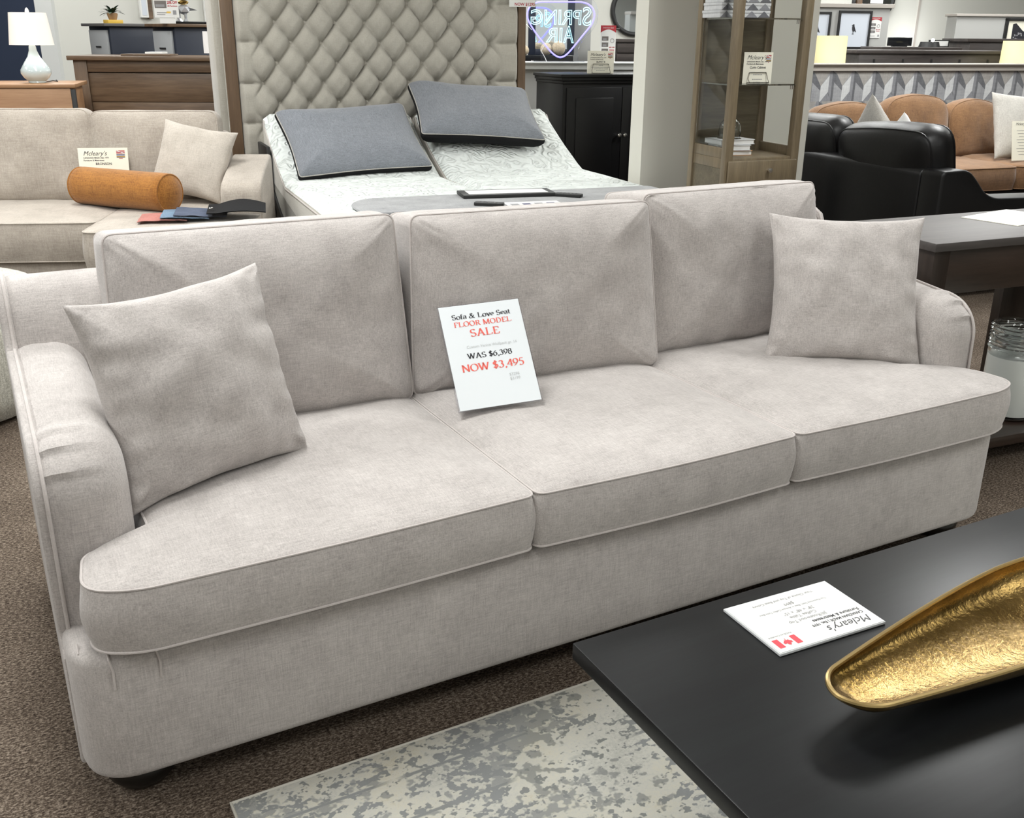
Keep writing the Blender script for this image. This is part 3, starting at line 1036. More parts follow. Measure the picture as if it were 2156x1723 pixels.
jc = con.w(*(con.l(at(2095, 866, .10)).xy))
jr = thing('candle_jar', 'tall clear glass jar holding a white wax candle on the console shelf', 'candle', (jc.x + .012, jc.y + .02, .10))
rj = .090
JH = .235
jr.location.y -= .05
prof = [(rj, JH - .022)]
for k_ in range(34):
    prof.append((rj + .0045 * math.sin(k_ * 1.2), JH + k_ * .0024))
prof += [(rj - .003, JH + .084), (rj - .009, JH + .080), (rj - .007, JH - .015)]
MB().lathe(prof, (0, 0, 0), 56, caps=False).build('glass_rim', M['glass'], jr, 60)
MB().lathe([(rj * .85, 0), (rj * .95, .004), (rj - .002, .016)], (0, 0, 0), 48).build('glass_base', M['glass'], jr, 60)
MB().lathe([(rj - .002, .0165), (rj, .022), (rj, JH - .0225), (rj - .012, JH - .016), (.01, JH - .017)], (0, 0, 0), 48).build('wax', M['wax'], jr)
MB().tube([(0, 0, JH - .02), (.002, 0, JH)], .002, 6).build('wick', M['ink'], jr)

# =================================================================== POUF (left edge)
pf = tag(MB().lathe([(.46, 0), (.52, .02), (.545, .09), (.55, .2), (.545, .32), (.53, .38), (.49, .413), (.38, .425), (.01, .43)], (0, 0, 0), 56).build('pouf', M['boucle'], None, 60),
         'round cream boucle pouf at the edge of the picture behind the sofa arm', 'pouf')
pf.location = (-1.20, 2.62, 0)

# =================================================================== BEIGE LOVESEAT WITH CHAISE (back left)
LV = Fr(at(165, 430, .47), -22)
lv = thing('loveseat', 'beige upholstered sectional loveseat with an orange bolster on its seat', 'sofa', LV.o, -22)
X0, X1, X2, X3 = -.80, .0, .76, .965
def cush(name, x0, x1, y0, y1, z0, z1, crown, seed, par, mt, wr=.004, r=.045):
    ol = round_poly([(x0, y0), (x1, y0), (x1, y1), (x0, y1)], r, 6)
    body, top, side, pp = slab(ol, z0, z1, crown, .008, .01, seed, wr, .003, .03)
    o = body.build(name, mt, par, 50, weld=True)
    pp.build('piping', mt, o)
    return o
cush('seat_cushion', X0 + .0, X1 + .228, -.545, .26, .285, .465, .012, 1, lv, M['beige'])
def chaise():
    ol = round_poly([(X1 + .235, -.80), (X3, -.80), (X3, -.325), (X2 - .005, -.32), (X2 - .005, .26), (X1 + .235, .26)], [.05, .06, .04, .03, .04, .04], 6)
    body, top, side, pp = slab(ol, .285, .465, .012, .008, .01, 2, .004, .003, .03, (.52, -.38))
    o = body.build('seat_cushion', M['beige'], lv, 50, weld=True)
    pp.build('piping', M['beige'], o)
chaise()
def lback(x0, x1, hgt, seed):
    ol = round_poly([(x0, 0), (x1, 0), (x1, hgt), (x0, hgt)], .05, 6)
    body, top, side, pp = slab(ol, -.16, 0, .04, .02, .012, seed, .006, .003, .03)
    a = R(8)
    mt = Matrix(((1, 0, 0, 0), (0, math.sin(a), -math.cos(a), .13), (0, math.cos(a), math.sin(a), .472), (0, 0, 0, 1)))
    o = body.xf(mt).build('back_cushion', M['beige'], lv, 50, weld=True)
    pp.xf(mt).build('piping', M['beige'], o)
lback(-.72, .055, .46, 3); lback(.06, .705, .45, 4)
MB().box(X0, X2 - .03, .275, .48, .08, .80, .03).box(X2 - .03, X3 - .05, .275, .40, .08, .60, .02).build('back_frame', M['beige'], lv)
MB().box(X0, X2, -.52, .2, .08, .283, .015).box(X1 + .24, X3 - .01, -.78, -.5, .08, .283, .015).build('base', M['beige'], lv)
# sloping arm
ap = round_poly([(.27, .10), (.27, .70), (-.05, .645), (-.26, .595), (-.28, .10)], [.02, .05, .2, .06, .02], 6)
MB().prism(ap, 'x', X2 + .005, X3, .02).build('arm', M['beige'], lv)
for x, y in ((-.7, -.42), (.3, -.72), (.95, -.72), (.9, -.2), (.9, .4), (-.7, .4)):
    MB().lathe([(.025, 0), (.03, .08)], (x, y, 0), 16).build('foot', M['foot'], lv)

bs = thing('bolster', 'rust orange cylindrical bolster cushion on the beige loveseat', 'cushion')
bl0, bl1 = at(178, 430, .472), at(362, 448, .472)
rb = .094
bx = (bl1 - bl0).normalized(); Lb = (bl1 - bl0).length
bs.location = (bl0.x, bl0.y, .474); bs.rotation_euler = (0, 0, math.atan2(bx.y, bx.x))
def bol(a, b_):
    th = 2 * PI * b_
    x = Lb * a
    rr = rb * (1 - .05 * max(0, 1 - a * 30) - .05 * max(0, 1 - (1 - a) * 30)) * (1 + .012 * nz3(x, math.cos(th), math.sin(th), 5))
    return Vector((x, rr * math.cos(th), rb + rr * math.sin(th)))
MB().grid(bol, 30, 36).build('cover', M['orange'], bs, 60)
for x, s_ in ((0, -1), (Lb, 1)):
    mb = MB()
    mb.grid(lambda a, b_: Vector((x + s_ * .03 * (1 - a * a), .95 * rb * a * math.cos(2 * PI * b_), rb + .95 * rb * a * math.sin(2 * PI * b_))), 8, 36)
    e = mb.build('end_cap', M['orange'], bs, 60)
    MB().tube([(x, .955 * rb * math.cos(2 * PI * i / 36), rb + .955 * rb * math.sin(2 * PI * i / 36)) for i in range(36)], .004, 6, closed=True).build('piping', M['orange'], e)

lp = tag(pillow_mb(.39, .39, .14, 5.2, .08, 26, .007).build('throw_pillow', M['beige_pil'], None, 60, weld=True),
         'square oatmeal scatter cushion leaning in the corner of the beige loveseat', 'cushion')
kk = .885
placed(lp, CAM + kk * (Vector((.30, 4.60, .60)) - CAM), (-26, 9.5, -34))

br = thing('price_card', 'cream price card propped behind the orange bolster on the beige loveseat', 'sign')
cxy = LV.px(219, 346, .085)
placed(br, LV.w(cxy[0], .085, cxy[1]), (-8, -.7, -24))
price_card(br, .252, .165, 'BRONSON', [9, 30, 16])
for ch in br.children: ch.location = (0, 0, -.0825)

sc_ = thing('fabric_swatch_ring', 'fan of pink, blue and black fabric swatches on the beige chaise seat', 'fabric swatches', at(432, 461, .485), -15)
def swatch(x0, x1, y0, y1, z, mt, seed):
    mb = MB()
    def f(a, b_):
        return Vector((x0 + (x1 - x0) * a, y0 + (y1 - y0) * b_, z + .006 * math.sin(a * 3 + seed) + .004 * nz3(a * 2, b_ * 2, seed, 2)))
    mb.grid(f, 12, 10)
    mb.grid(lambda a, b_: f(a, b_) - Vector((0, 0, .003)), 12, 10, flip=True)
    return mb.build('swatch', mt, sc_)
swatch(-.30, -.08, -.05, .18, .002, M['pink'], 0)['label'] = 'coral pink swatch'
swatch(-.20, .02, -.04, .20, .012, M['blue'], 1)['label'] = 'pale blue swatch'
swatch(-.14, .10, -.03, .21, .020, M['navy_sw'], 2)['label'] = 'navy swatch'
def bk(a, b_):
    th = a * PI * 1.15
    return Vector((.01 + .27 * (1 - a) + .0 * b_, -.06 + .28 * b_, .034 + .022 * math.sin(PI * min(1, a * 1.2)) * (.4 + .6 * b_)))
mb = MB(); mb.grid(bk, 18, 10); mb.grid(lambda a, b_: bk(a, b_) - Vector((0, 0, .004)), 18, 10, flip=True)
hd = mb.build('swatch', M['blackcloth'], sc_)
hd['label'] = 'black folded swatch with metal eyelet'
MB().tube([(.03 + .008 * math.cos(i * PI / 6), .02 + .008 * math.sin(i * PI / 6), .046) for i in range(12)], .003, 6, closed=True).build('eyelet', M['steel'], hd)

# =================================================================== BED, HEADBOARD
zz = .863
BY = -6.5
P0 = Vector((.734, 4.631, zz))
BD = Fr(P0, BY)           # x along the headboard, y away, origin under the mattress's head-left corner
HWd = .92                   # half width
bed = thing('bed', 'split-head adjustable bed with white quilted mattress and black base', 'bed', BD.w(0, 0), BY)
run, zf = .66, .545         # the raised part ends here
FT = run + 1.35
def prof_top(y):            # height of the sleeping surface, y<=0 towards the foot
    d = -y
    if d < .04: return zz - .05 + .05 * math.sqrt(max(0, 1 - ((.04 - d) / .04) ** 2))
    if d < run: 
        t_ = d / run
        z = zz + (zf - zz) * t_
        return z - .02 * math.sin(PI * t_)
    e = FT - d
    return zf - (.05 * (1 - math.sqrt(max(0, 1 - ((.05 - e) / .05) ** 2))) if e < .05 else 0)
ys = [-.0, -.01, -.02, -.04] + [-(.04 + (run - .04) * i / 14) for i in range(1, 15)] + [-(run + (FT - .06 - run) * i / 8) for i in range(1, 9)] + [-(FT - .03), -(FT - .01), -FT]
TH = .27
for x0, x1 in ((0, HWd - .012), (HWd + .022, HWd * 2)):
    top = MB(); side = MB()
    nx = 22
    def tp(i, j):
        x = x0 + (x1 - x0) * i / nx
        y = ys[j]
        z = prof_top(y)
        ex = min(x - x0, x1 - x)
        r_ = .035
        if ex < r_: z -= .03 * (1 - math.sqrt(max(0, 1 - ((r_ - ex) / r_) ** 2)))
        return Vector((x, y, z + .004 * nz3(x, y, 1, 9)))
    vs = [tp(i, j) for j in range(len(ys)) for i in range(nx + 1)]
    fs = []
    for j in range(len(ys) - 1):
        for i in range(nx):
            a = j * (nx + 1) + i
            fs.append((a, a + nx + 1, a + nx + 2, a + 1))
    mo = top.add(vs, fs).build('mattress_top', M['quilt'], bed, 60)
    rim_ = [j * (nx + 1) for j in range(len(ys))] + [(len(ys) - 1) * (nx + 1) + i for i in range(1, nx + 1)] + [j * (nx + 1) + nx for j in range(len(ys) - 2, -1, -1)] + [i for i in range(nx - 1, 0, -1)]
    U = [vs[i].copy() for i in rim_]
    n = len(U)
    def low(p, k_): 
        q_ = p.copy(); q_.z = prof_top(p.y) - .04 - (TH - .04) * k_; return q_
    rows = [U] + [[low(p, k_) for p in U] for k_ in (0, .33, .66, 1)]
    vv = [p for r_ in rows for p in r_]
    ff = []
    for k_ in range(4):
        for i in range(n):
            j = (i + 1) % n
            ff.append((k_ * n + i, k_ * n + j, (k_ + 1) * n + j, (k_ + 1) * n + i))
    ff.append([4 * n + i for i in range(n)])
    bo_ = side.add(vv, ff).build('mattress_border', M['border'], bed, 50, recalc=True)
    MB().tube([low(p, .02) for p in U], .004, 6, closed=True).build('piping', M['sofa_pipe_lit'], bo_)
# black adjustable frame
fbm = MB()
pr_ = [(ys[j], prof_top(ys[j]) - TH) for j in range(3, len(ys) - 2, 2)]
fbm.prism([(y, z) for y, z in pr_] + [(y, z - .06) for y, z in pr_[::-1]], 'x', -.012, HWd * 2 + .012)
fbm.build('deck', M['blackmat'], bed)
MB().box(.0, HWd * 2, -FT + .05, -.05, .12, .34, .01).build('frame', M['blackmat'], bed)
for x in (.1, HWd * 2 - .1):
    for y in (-.15, -FT + .2): MB().box(x - .04, x + .04, y - .04, y + .04, 0, .12).build('leg', M['blackmat'], bed)
MB().box(-.035, -.012, -.3, .03, .30, zz - .17, .005).build('head_bracket', M['blackmat'], bed)

# tufted headboard
HBY = .13
hx0 = BD.px(470, 100, HBY)[0]; hx1 = BD.px(1103, 120, HBY)[0]
HZT = 2.0
hb = thing('headboard', 'tall taupe button-tufted headboard with walnut side trims behind the bed', 'headboard', BD.w(hx0, HBY), BY)
HWt = hx1 - hx0
trimw = .068
fx0, fx1 = trimw, HWt - trimw * .8
# lattice from two button positions seen in the photo
bA = BD.px(440 + 512 / 2.994, 258 / 2.994, HBY); bB = BD.px(440 + 1590 / 2.994, 285 / 2.994, HBY); bC = BD.px(440 + 1070 / 2.994, 520 / 2.994, HBY); bD_ = BD.px(440 + 1066 / 2.994, 274 / 2.994, HBY)
sx_ = (bB[0] - bA[0]) / 6 / 2
sz_ = (bD_[1] - bC[1]) / 2
ox, oz = bA[0] - hx0, (bA[1] + bB[1]) / 2
cl = ox - 2 * sx_; crr = ox + 14 * sx_      # first and last button columns
def hsurf(x, z):
    u, v = (x - ox) / sx_, (z - oz) / sz_
    a, b_ = (u + v) / 2, (u - v) / 2
    da, db = abs(a - round(a)), abs(b_ - round(b_))
    A = min(1, (abs(math.sin(PI * a)) * 1.15)) ; B = min(1, abs(math.sin(PI * b_)) * 1.15)
    h1 = .066 * (A * B) ** .40
    sa, sb = a - round(a), b_ - round(b_)
    rr_ = (sx_ * (sa + sb)) ** 2 + (sz_ * (sa - sb)) ** 2
    h1 -= .020 * math.exp(-rr_ / .022 ** 2)
    hp = .050 * min(1, abs(math.sin(PI * v / 2)) * 1.3) ** .35
    ed = min((x - fx0), (fx1 - x)) / .03
    edge = min(1, max(0, ed)) ** .5
    if x < cl or x > crr:
        d = (cl - x) if x < cl else (x - crr)
        t_ = min(1, d / .07)
        h1 = h1 * (1 - t_) + hp * t_
    return (.022 + h1) * edge
mb = MB()
zb = .30
mb.grid(lambda a, b_: Vector((fx0 + (fx1 - fx0) * a, -hsurf(fx0 + (fx1 - fx0) * a, zb + (HZT - zb) * b_), zb + (HZT - zb) * b_)), 260, 190)
mb.build('tufted_panel', M['tuft'], hb, 0).data.polygons.foreach_set('use_smooth', [True] * (260 * 190))
for x0, x1 in ((0, trimw), (HWt - trimw * .8, HWt)):
    MB().box(x0, x1, -.03, .10, 0, HZT, .004).build('side_trim', M['hbwood'], hb)
MB().box(-.004, HWt + .004, .0, .12, .02, HZT, .01).box(-.05, .0, .02, .34, .02, HZT, .015).build('back_panel', M['tuft'], hb)
bmesh_btn = MB().sphere((0, 0, 0), .014, 6, (1, .6, 1))
first = None
j0 = int((.80 - oz) / sz_)
for j in range(j0, int((1.78 - oz) / sz_) + 1):
    for i in range(-2, 15):
        if (i + j) % 2: continue
        x, z = ox + i * sx_, oz + j * sz_
        if first is None:
            first = bmesh_btn.build('button', M['tuft'], hb, 60); o = first
        else:
            o = first.copy(); COL.objects.link(o)
        o.parent = hb
        o.location = (x, -.010, z)

# pillows with a black gusset
def bedpillow(c, e, label, seed, w=.68, h=.42):
    o = thing('bed_pillow', label, 'pillow', group='slate bed pillows')
    placed(o, c, e)
    ol = round_poly([(-w / 2, -h / 2), (0, -h / 2 + .020), (w / 2, -h / 2), (w / 2 - .022, 0), (w / 2, h / 2), (0, h / 2 - .022), (-w / 2, h / 2), (-w / 2 + .022, 0)], [.02, .3, .02, .2, .02, .3, .02, .2], 6)
    body, top, side, pp = slab(ol, -.035, 0, .085, .09, .006, seed, .004, .003, .025)
    mt = Matrix(((1, 0, 0, 0), (0, 0, -1, 0), (0, 1, 0, 0), (0, 0, 0, 1)))
    top.xf(mt).build('cover', M['greypil'], o, 60)
    side.xf(mt).build('gusset', M['blackcloth'], o, 60)
    pp2 = MB(); half = len(pp.f) // 2; nv = len(pp.v) // 2
    pp2.add(pp.v[:nv], pp.f[:half]); pp2.xf(mt).build('piping', M['greycush'], o)
ba = CAM + 1.115 * (Vector((.927, 3.572, .793)) - CAM)
bb = CAM + 1.10 * (Vector((1.707, 3.712, .904)) - CAM)
bedpillow(ba, (-56, -2, -3.2), 'slate grey bed pillow with black gusset on the near half of the split mattress', 3, .78, .56)
bedpillow(bb, (-61, 3.7, -11.6), 'slate grey bed pillow propped on the far half of the mattress beside the black cabinet', 6, .77, .545)

# grey pad, tablet frame, papers and remotes lying at the foot
fz = zf + .004
pd0 = BD.l(at(737, 436, fz)); 
pad = tag(MB().prism(round_poly([(pd0.x - .0, -FT + .06), (HWd * 2 - .06, -FT + .06), (HWd * 2 - .06, pd0.y + .12), (pd0.x + .10, pd0.y + .16), (pd0.x, pd0.y + .02)], [.05, .05, .05, .12, .08], 6), 'z', 0, .012, .005).build('foot_pad', M['greypad'], None), 'grey felt foot pad laid across the end of the mattress', 'blanket')
pad.location = BD.w(0, 0, fz); pad.rotation_euler = (0, 0, R(BY))
fz2 = fz + .0125
def flat_at(name, label, cat, u, v, yaw, z=fz2):
    return thing(name, label, cat, at(u, v, z), yaw)
tb = flat_at('display_frame', 'black framed white display board lying on the bed foot pad', 'frame', 1066, 411, -14)
MB().box(-.235, .235, -.085, .085, 0, .018, .004).build('frame', M['blackmat'], tb)
MB().box(-.20, .20, -.06, .06, .0182, .0190).build('panel', M['white'], tb, 0)
ps = flat_at('leaflet', 'clear sleeve holding a printed leaflet on the bed foot pad', 'paper', 1122, 430, -12)
MB().box(-.13, .14, -.07, .07, .0004, .002).build('sheet', M['white'], ps, 0)
lm = MB()
for a in range(4): lm.add([(-.11 + .06 * a, -.04, .0024), (-.07 + .06 * a, -.04, .0024), (-.07 + .06 * a, .02, .0024), (-.11 + .06 * a, .02, .0024)], [(0, 1, 2, 3)], a % 2)
lm.build('print', [M['smoke'], M['navyink']], ps, 0)
for u, v, yw, lb in ((1197, 414, -50, 'black remote control beside the display board on the bed'), (1030, 433, -40, 'black remote control half hidden behind the middle back cushion')):
    r_ = flat_at('remote_control', lb, 'remote', u, v, yw)
    r_['group'] = 'bed remotes'
    MB().prism(round_poly([(-.07, -.024), (.07, -.024), (.07, .024), (-.07, .024)], .012, 4), 'z', 0, .016, .004).build('body', M['blackmat'], r_)
    bt = MB()
    for a in range(5):
        for b_ in (-1, 1): bt.lathe([(.005, .016), (.005, .0172)], (-.045 + .02 * a, b_ * .01, 0), 8)
    bt.build('buttons', M['greytop'], r_)

# =================================================================== LEFT BACKGROUND
# honey chest with lamp
LC = Fr(dep(158, 177, 5.9), -14)
zt = dep(158, 177, 5.9).z
lc = thing('lamp_chest', 'honey brown wooden chest with a lit white lamp on top', 'chest', LC.o, -14)
MB().box(-1.1, 0, -.01, .5, zt - .022, zt, .004).build('top', M['ltwood'], lc)
MB().box(-1.08, -.03, 0, .48, .06, zt - .022, .004).build('body', M['ltwood'], lc)
for x in (-1.09, -.03): MB().box(x, x + .026, -.004, .03, 0, zt - .03, .003).build('corner_post', M['blackmat'], lc)
MB().box(-1.06, -.05, .02, .46, 0, .06).build('plinth', M['blackmat'], lc)

lpos = LC.w(*(LC.px(79, 172, .16)[0], .16))
lz = zt
lamp = thing('table_lamp', 'lit table lamp with pale ceramic gourd base and white shade on the honey chest', 'lamp', (lpos.x, lpos.y, lz))
sc = 6.5 / F
MB().lathe([(.045, 0), (.05, .004), (.048, .010), (.07, .03), (.086, .055), (.085, .075), (.06, .115), (.035, .15), (.022, .185), (.02, .205), (.016, .215)], (0, 0, 0), 36).build('base', M['ceramic'], lamp)
MB().tube([(0, 0, .21), (0, 0, .25)], .007, 8).build('neck', M['steel'], lamp)
MB().lathe([(.124, .215), (.103, .395), (.101, .395), (.122, .215)], (0, 0, 0), 40, caps=False).build('lamp_shade', M['shade'], lamp, 60)
MB().lathe([(.004, .39), (.012, .40), (.008, .415), (.002, .422)], (0, 0, 0), 12).tube([(-.102, 0, .392), (.102, 0, .392)], .002, 6).build('finial', M['shade'], lamp)
MB().sphere((0, 0, .29), .028, 8).build('bulb', M['bulb'], lamp)
MB().tube([(.05, .03, .004), (.09, .05, .01), (.12, .10, .004), (.13, .30, .004)], .003, 6).build('cord', M['blackmat'], lamp)

# dark pine chest / headboard-like panel
DC = Fr(dep(142, 117, 6.45), -25)
zd = dep(142, 117, 6.45).z
dc = thing('pine_chest', 'dark brown knotty pine chest with framed plank panel behind the loveseat', 'chest', DC.o, -25)
cw = 1.25
MB().box(0, cw, -.03, .47, zd - .028, zd, .004).build('top', M['pine'], dc)
bx0 = .03
for x in (bx0, cw - bx0 - .085): MB().box(x, x + .085, -.004, .06, 0, zd - .028, .003).build('post', M['pinev'], dc)
MB().box(bx0 + .085, cw - bx0 - .085, .004, .06, zd - .10, zd - .028, .002).build('rail', M['pine'], dc)
MB().box(bx0 + .085, cw - bx0 - .085, .004, .06, .05, .14, .002).build('rail', M['pine'], dc)
pn = MB()
z = .14
hs_ = (zd - .104 - .14) / 5
for i in range(5):
    pn.box(bx0 + .08, cw - bx0 - .08, .014, .05, z, z + hs_ - .003, .002); z += hs_
pn.build('plank_panel', M['pine'], dc)
MB().box(bx0 + .01, cw - bx0 - .01, .05, .45, .05, zd - .028).build('carcass', M['pinev'], dc)

def on_chest(u, v, D=.2):
    return DC.w(DC.px(u, v, D)[0], D, zd)
sl = tag(MB().box(-.15, .17, -.10, .10, 0, .012, .002).build('wooden_board', M['pine'], None), 'thin brown wooden board lying on the pine chest', 'board')
sl.location = on_chest(312, 112, .12); sl.rotation_euler = (0, 0, R(-25))
bk1 = tag(MB().box(-.05, .06, -.07, .07, 0, .012, .001).build('book', M['white'], None), 'small pale book lying on the thin board on the pine chest', 'book')
bk1.location = on_chest(327, 106, .15) + Vector((0, 0, .0125)); bk1.rotation_euler = (0, 0, R(-25))
q_ = on_chest(452, 117, .2)
ls = thing('table_lamp', 'unlit lamp with a white drum shade on the pine chest beside the headboard', 'lamp', q_)
MB().lathe([(.05, 0), (.05, .006), (.012, .010), (.010, .03)], (0, 0, 0), 20).build('base', M['steel'], ls)
MB().lathe([(.068, .018), (.066, .155), (.064, .155), (.066, .018)], (0, 0, 0), 36, caps=False).build('lamp_shade', M['shade_off'], ls, 60)

# navy wall panel and trim
NW = Fr(dep(80, 60, 8.7), -20)
wn = MB().box(-3.2, 0, 0, .08, 0, CZ).build('wall_1', M['navywall'], None, 0); wn.location = NW.o; wn.rotation_euler = (0, 0, R(-20))
struct(wn, 'navy blue painted wall panel behind the lit lamp', 'wall')
wt = MB().box(.0, .14, -.005, .10, 0, CZ).build('trim_1', M['trimw'], None, 0); wt.location = NW.o; wt.rotation_euler = (0, 0, R(-20))
struct(wt, 'white upright trim at the edge of the navy wall', 'trim')
wq = MB().box(.142, 3.4, .02, .10, 0, CZ).build('wall_2', M['wall'], None, 0); wq.location = NW.o; wq.rotation_euler = (0, 0, R(-20 + 28))
struct(wq, 'pale grey wall beside the white trim', 'wall')

# two navy drawer cabinets with their drawer sides turned to the left
def navycab(u, v, D, yaw, wd, dp, topm, label):
    P = dep(u, v, D)
    Fc = Fr(P, yaw)
    t_ = thing('drawer_cabinet', label, 'cabinet', Fc.o, yaw, 'navy drawer cabinets')
    z = P.z
    MB().box(0, wd, 0, dp, .05, z - .022, .003).build('body', M['navy'], t_)
    MB().box(-.05, wd + .05, -.03, dp + .03, z - .022, z, .003).build('top', topm, t_)
    MB().box(.02, wd - .02, .02, dp - .02, 0, .05).build('plinth', M['blackmat'], t_)
    zz_ = z - .05
    for i in range(4):
        d_ = MB().box(-.018, -.001, .03, dp - .03, zz_ - .25, zz_, .003).build('drawer', M['greydrawer'], t_)
        MB().box(-.026, -.018, dp / 2 - .05, dp / 2 + .05, zz_ - .13, zz_ - .118, .002).build('handle', M['blackmat'], d_)
        zz_ -= .27
    return Fc, t_, z
NC, nc, nz_ = navycab(229, 49, 7.7, 14, .43, .42, M['greytop'], 'navy cabinet with pale drawer fronts and a potted plant on top')
NC2, nc2, nz2 = navycab(366, 50, 7.35, 14, .42, .38, M['pine'], 'navy cabinet with brown wooden top beside the tufted headboard')

# plant on a book
pb = NC.w(.05 + .05, .16, nz_)
yb_ = tag(MB().box(-.06, .06, -.05, .05, 0, .027, .002).build('book', M['yellow'], None), 'mustard yellow book under the potted plant', 'book')
yb_.location = pb; yb_.rotation_euler = (0, 0, R(14))
plt = thing('potted_plant', 'dark green leafy plant in a tan pot on the mustard book', 'plant', pb + Vector((0, 0, .0275)))
MB().lathe([(.028, 0), (.036, .02), (.042, .045), (.036, .05), (.03, .05)], (0, 0, 0), 20).build('pot', M['pot'], plt)
lf_ = MB()
for i in range(30):
    a = random.uniform(0, 2 * PI); el = random.uniform(.15, 1.2); Ln = random.uniform(.07, .14)
    d = Vector((math.cos(a) * math.cos(el), math.sin(a) * math.cos(el), math.sin(el)))
    sd = d.cross(Vector((0, 0, 1))).normalized()
    p0 = Vector((0, 0, .048))
    pts = []
    for k_ in range(6):
        t_ = k_ / 5
        c_ = p0 + d * Ln * t_ - Vector((0, 0, .05 * t_ * t_))
        wv_ = .016 * math.sin(PI * min(1, t_ * .9 + .08))
        pts += [c_ + sd * wv_, c_ - sd * wv_]
    lf_.add(pts, [(2 * k_, 2 * k_ + 1, 2 * k_ + 3, 2 * k_ + 2) for k_ in range(5)])
lf_.build('foliage', M['leaf'], plt)
# dark blue backdrop pane behind plant, hanging picture, flyer, sculpture
W2 = Fr(NW.o, 8)
pq = W2.px(302, 20, 0)
pic = thing('picture_frame', 'narrow white framed picture with a dark edge hanging above the navy cabinets', 'picture', W2.w(pq[0], -.0, pq[1] - .07), 8)
MB().box(-.035, .035, -.03, .018, 0, .32, .002).build('frame', M['white'], pic, 0)
MB().box(.035, .075, -.03, .018, -.01, .32, .002).build('side_band', M['pine'], pic, 0)
MB().box(-.022, .022, -.032, -.03, .02, .30).build('print', M['candle'], pic, 0)

post = NC2.w(.02, .17, nz2)
fp = dep(352, 37, 7.3)
st = thing('sale_flyer', 'white sale flyer with sofa photo and red discount print standing on the brown topped cabinet', 'flyer', (fp.x, fp.y, nz2), -22)
MB().box(-.055, .055, .002, .02, 0, .16, .002).build('stand', M['white'], st, 0)
zf_ = fp.z - nz2
fm = MB(); fw2 = .175
MB().box(-fw2 / 2, fw2 / 2, -.001, .0015, zf_, zf_ + .23).build('sheet', M['white'], st, 0)
rect(fm, -fw2 * .46, fw2 * .02, zf_ + .065, zf_ + .115, m=1); rect(fm, -fw2 * .46, fw2 * .02, zf_ + .12, zf_ + .20, m=1)
rect(fm, -fw2 * .42, -.01, zf_ + .072, zf_ + .09, y=-.0022, m=3)
put_text(fm, '20% OFF', .026, fw2 * .26, zf_ + .094, m=0, bold=.001, sx=.75)
put_text(fm, 'All Furniture', .016, fw2 * .26, zf_ + .074, m=0, bold=.0004, sx=.85)
fm.tube([(fw2 * .25 + .026 * math.cos(a * PI / 8), -.0018, zf_ + .145 + .026 * math.sin(a * PI / 8)) for a in range(16)], .003, 5, 2, True)
rect(fm, -fw2 * .4, 0, zf_ + .03, zf_ + .036, m=3); rect(fm, -fw2 * .4, -.01, zf_ + .018, zf_ + .023, m=3); rect(fm, 0, .03, zf_ + .03, zf_ + .042, m=4); rect(fm, .045, .07, zf_ + .02, zf_ + .05, m=3)
fm.build('print', [M['darkred'], M['photo'], M['ink'], M['smoke'], M['yellow']], st, 0)

tr = thing('tray', 'flat black tray on the brown topped navy cabinet', 'tray', NC2.w(.20, .16, nz2), 14)
MB().box(-.17, .25, -.12, .12, 0, .018, .004).build('dish', M['black'], tr)
scp = dep(395, 40, 6.75)
sp_ = thing('animal_sculpture', 'faceted silver animal figure with a gold cap standing on the black tray', 'sculpture', (tr.location.x - .06, tr.location.y - .03, nz2 + .0185), -20)
bd = bmesh.new()
bmesh.ops.create_icosphere(bd, subdivisions=1, radius=1)
sm = MB().bm(bd)
sm.v = [Vector((v.x * .055 + .02, v.y * .03, .085 + v.z * .04)) for v in sm.v]
sm.lathe([(.028, 0), (.014, .02), (.012, .07)], (-.02, 0, 0), 6)
sm.lathe([(.018, 0), (.010, .02), (.012, .07)], (.03, 0, 0), 6)
sm.add([(.06, -.015, .10), (.06, .015, .10), (.06, 0, .075), (.12, 0, .08)], [(0, 1, 3), (1, 2, 3), (2, 0, 3)])
sm.build('body', M['silver'], sp_, 0)
gm = MB(); gm.sphere((.02, 0, .135), .035, 6, (1.2, .8, .5)); gm.build('cap', M['gold'], sp_)
wd_ = tag(MB().prism([(-.035, 0), (.045, 0), (.005, .075)], 'y', -.03, .03).build('wedge', M['pine'], None, 0), 'small dark brown triangular block on the brown topped cabinet', 'ornament')
wd_.location = NC2.w(.33, .004, nz2); wd_.rotation_euler = (0, 0, R(14))
wp = W2.px(455, 20, -.0)
wpn = thing('wall_panel', 'bright white panel on the pale wall above the drum shade lamp', 'picture', W2.w(wp[0], 0, 1.25), 8)
MB().box(-.12, .35, -.02, .018, 0, .7, .004).build('frame', M['white'], wpn, 0)

# =================================================================== CENTRE BACKGROUND: counter, neon, corner cabinet
CT = Fr(dep(1101, 130, 7.7), -20)
cz_ = dep(1101, 130, 7.7).z
cw_ = MB().box(-.3, 1.2, .02, .16, 0, cz_ - .055).build('wall_3', M['wall2'], None, 0); cw_.location = CT.o; cw_.rotation_euler = (0, 0, R(-20))
struct(cw_, 'grey half wall behind the black cabinet', 'wall')
cp = MB().box(-.3, 1.2, -.01, .20, cz_ - .055, cz_ - .012).box(-.3, 1.2, -.03, .22, cz_ - .012, cz_, .003).build('trim_2', M['trimw'], None, 0); cp.location = CT.o; cp.rotation_euler = (0, 0, R(-20))
struct(cp, 'pale cap rail of the half wall under the neon sign', 'trim')

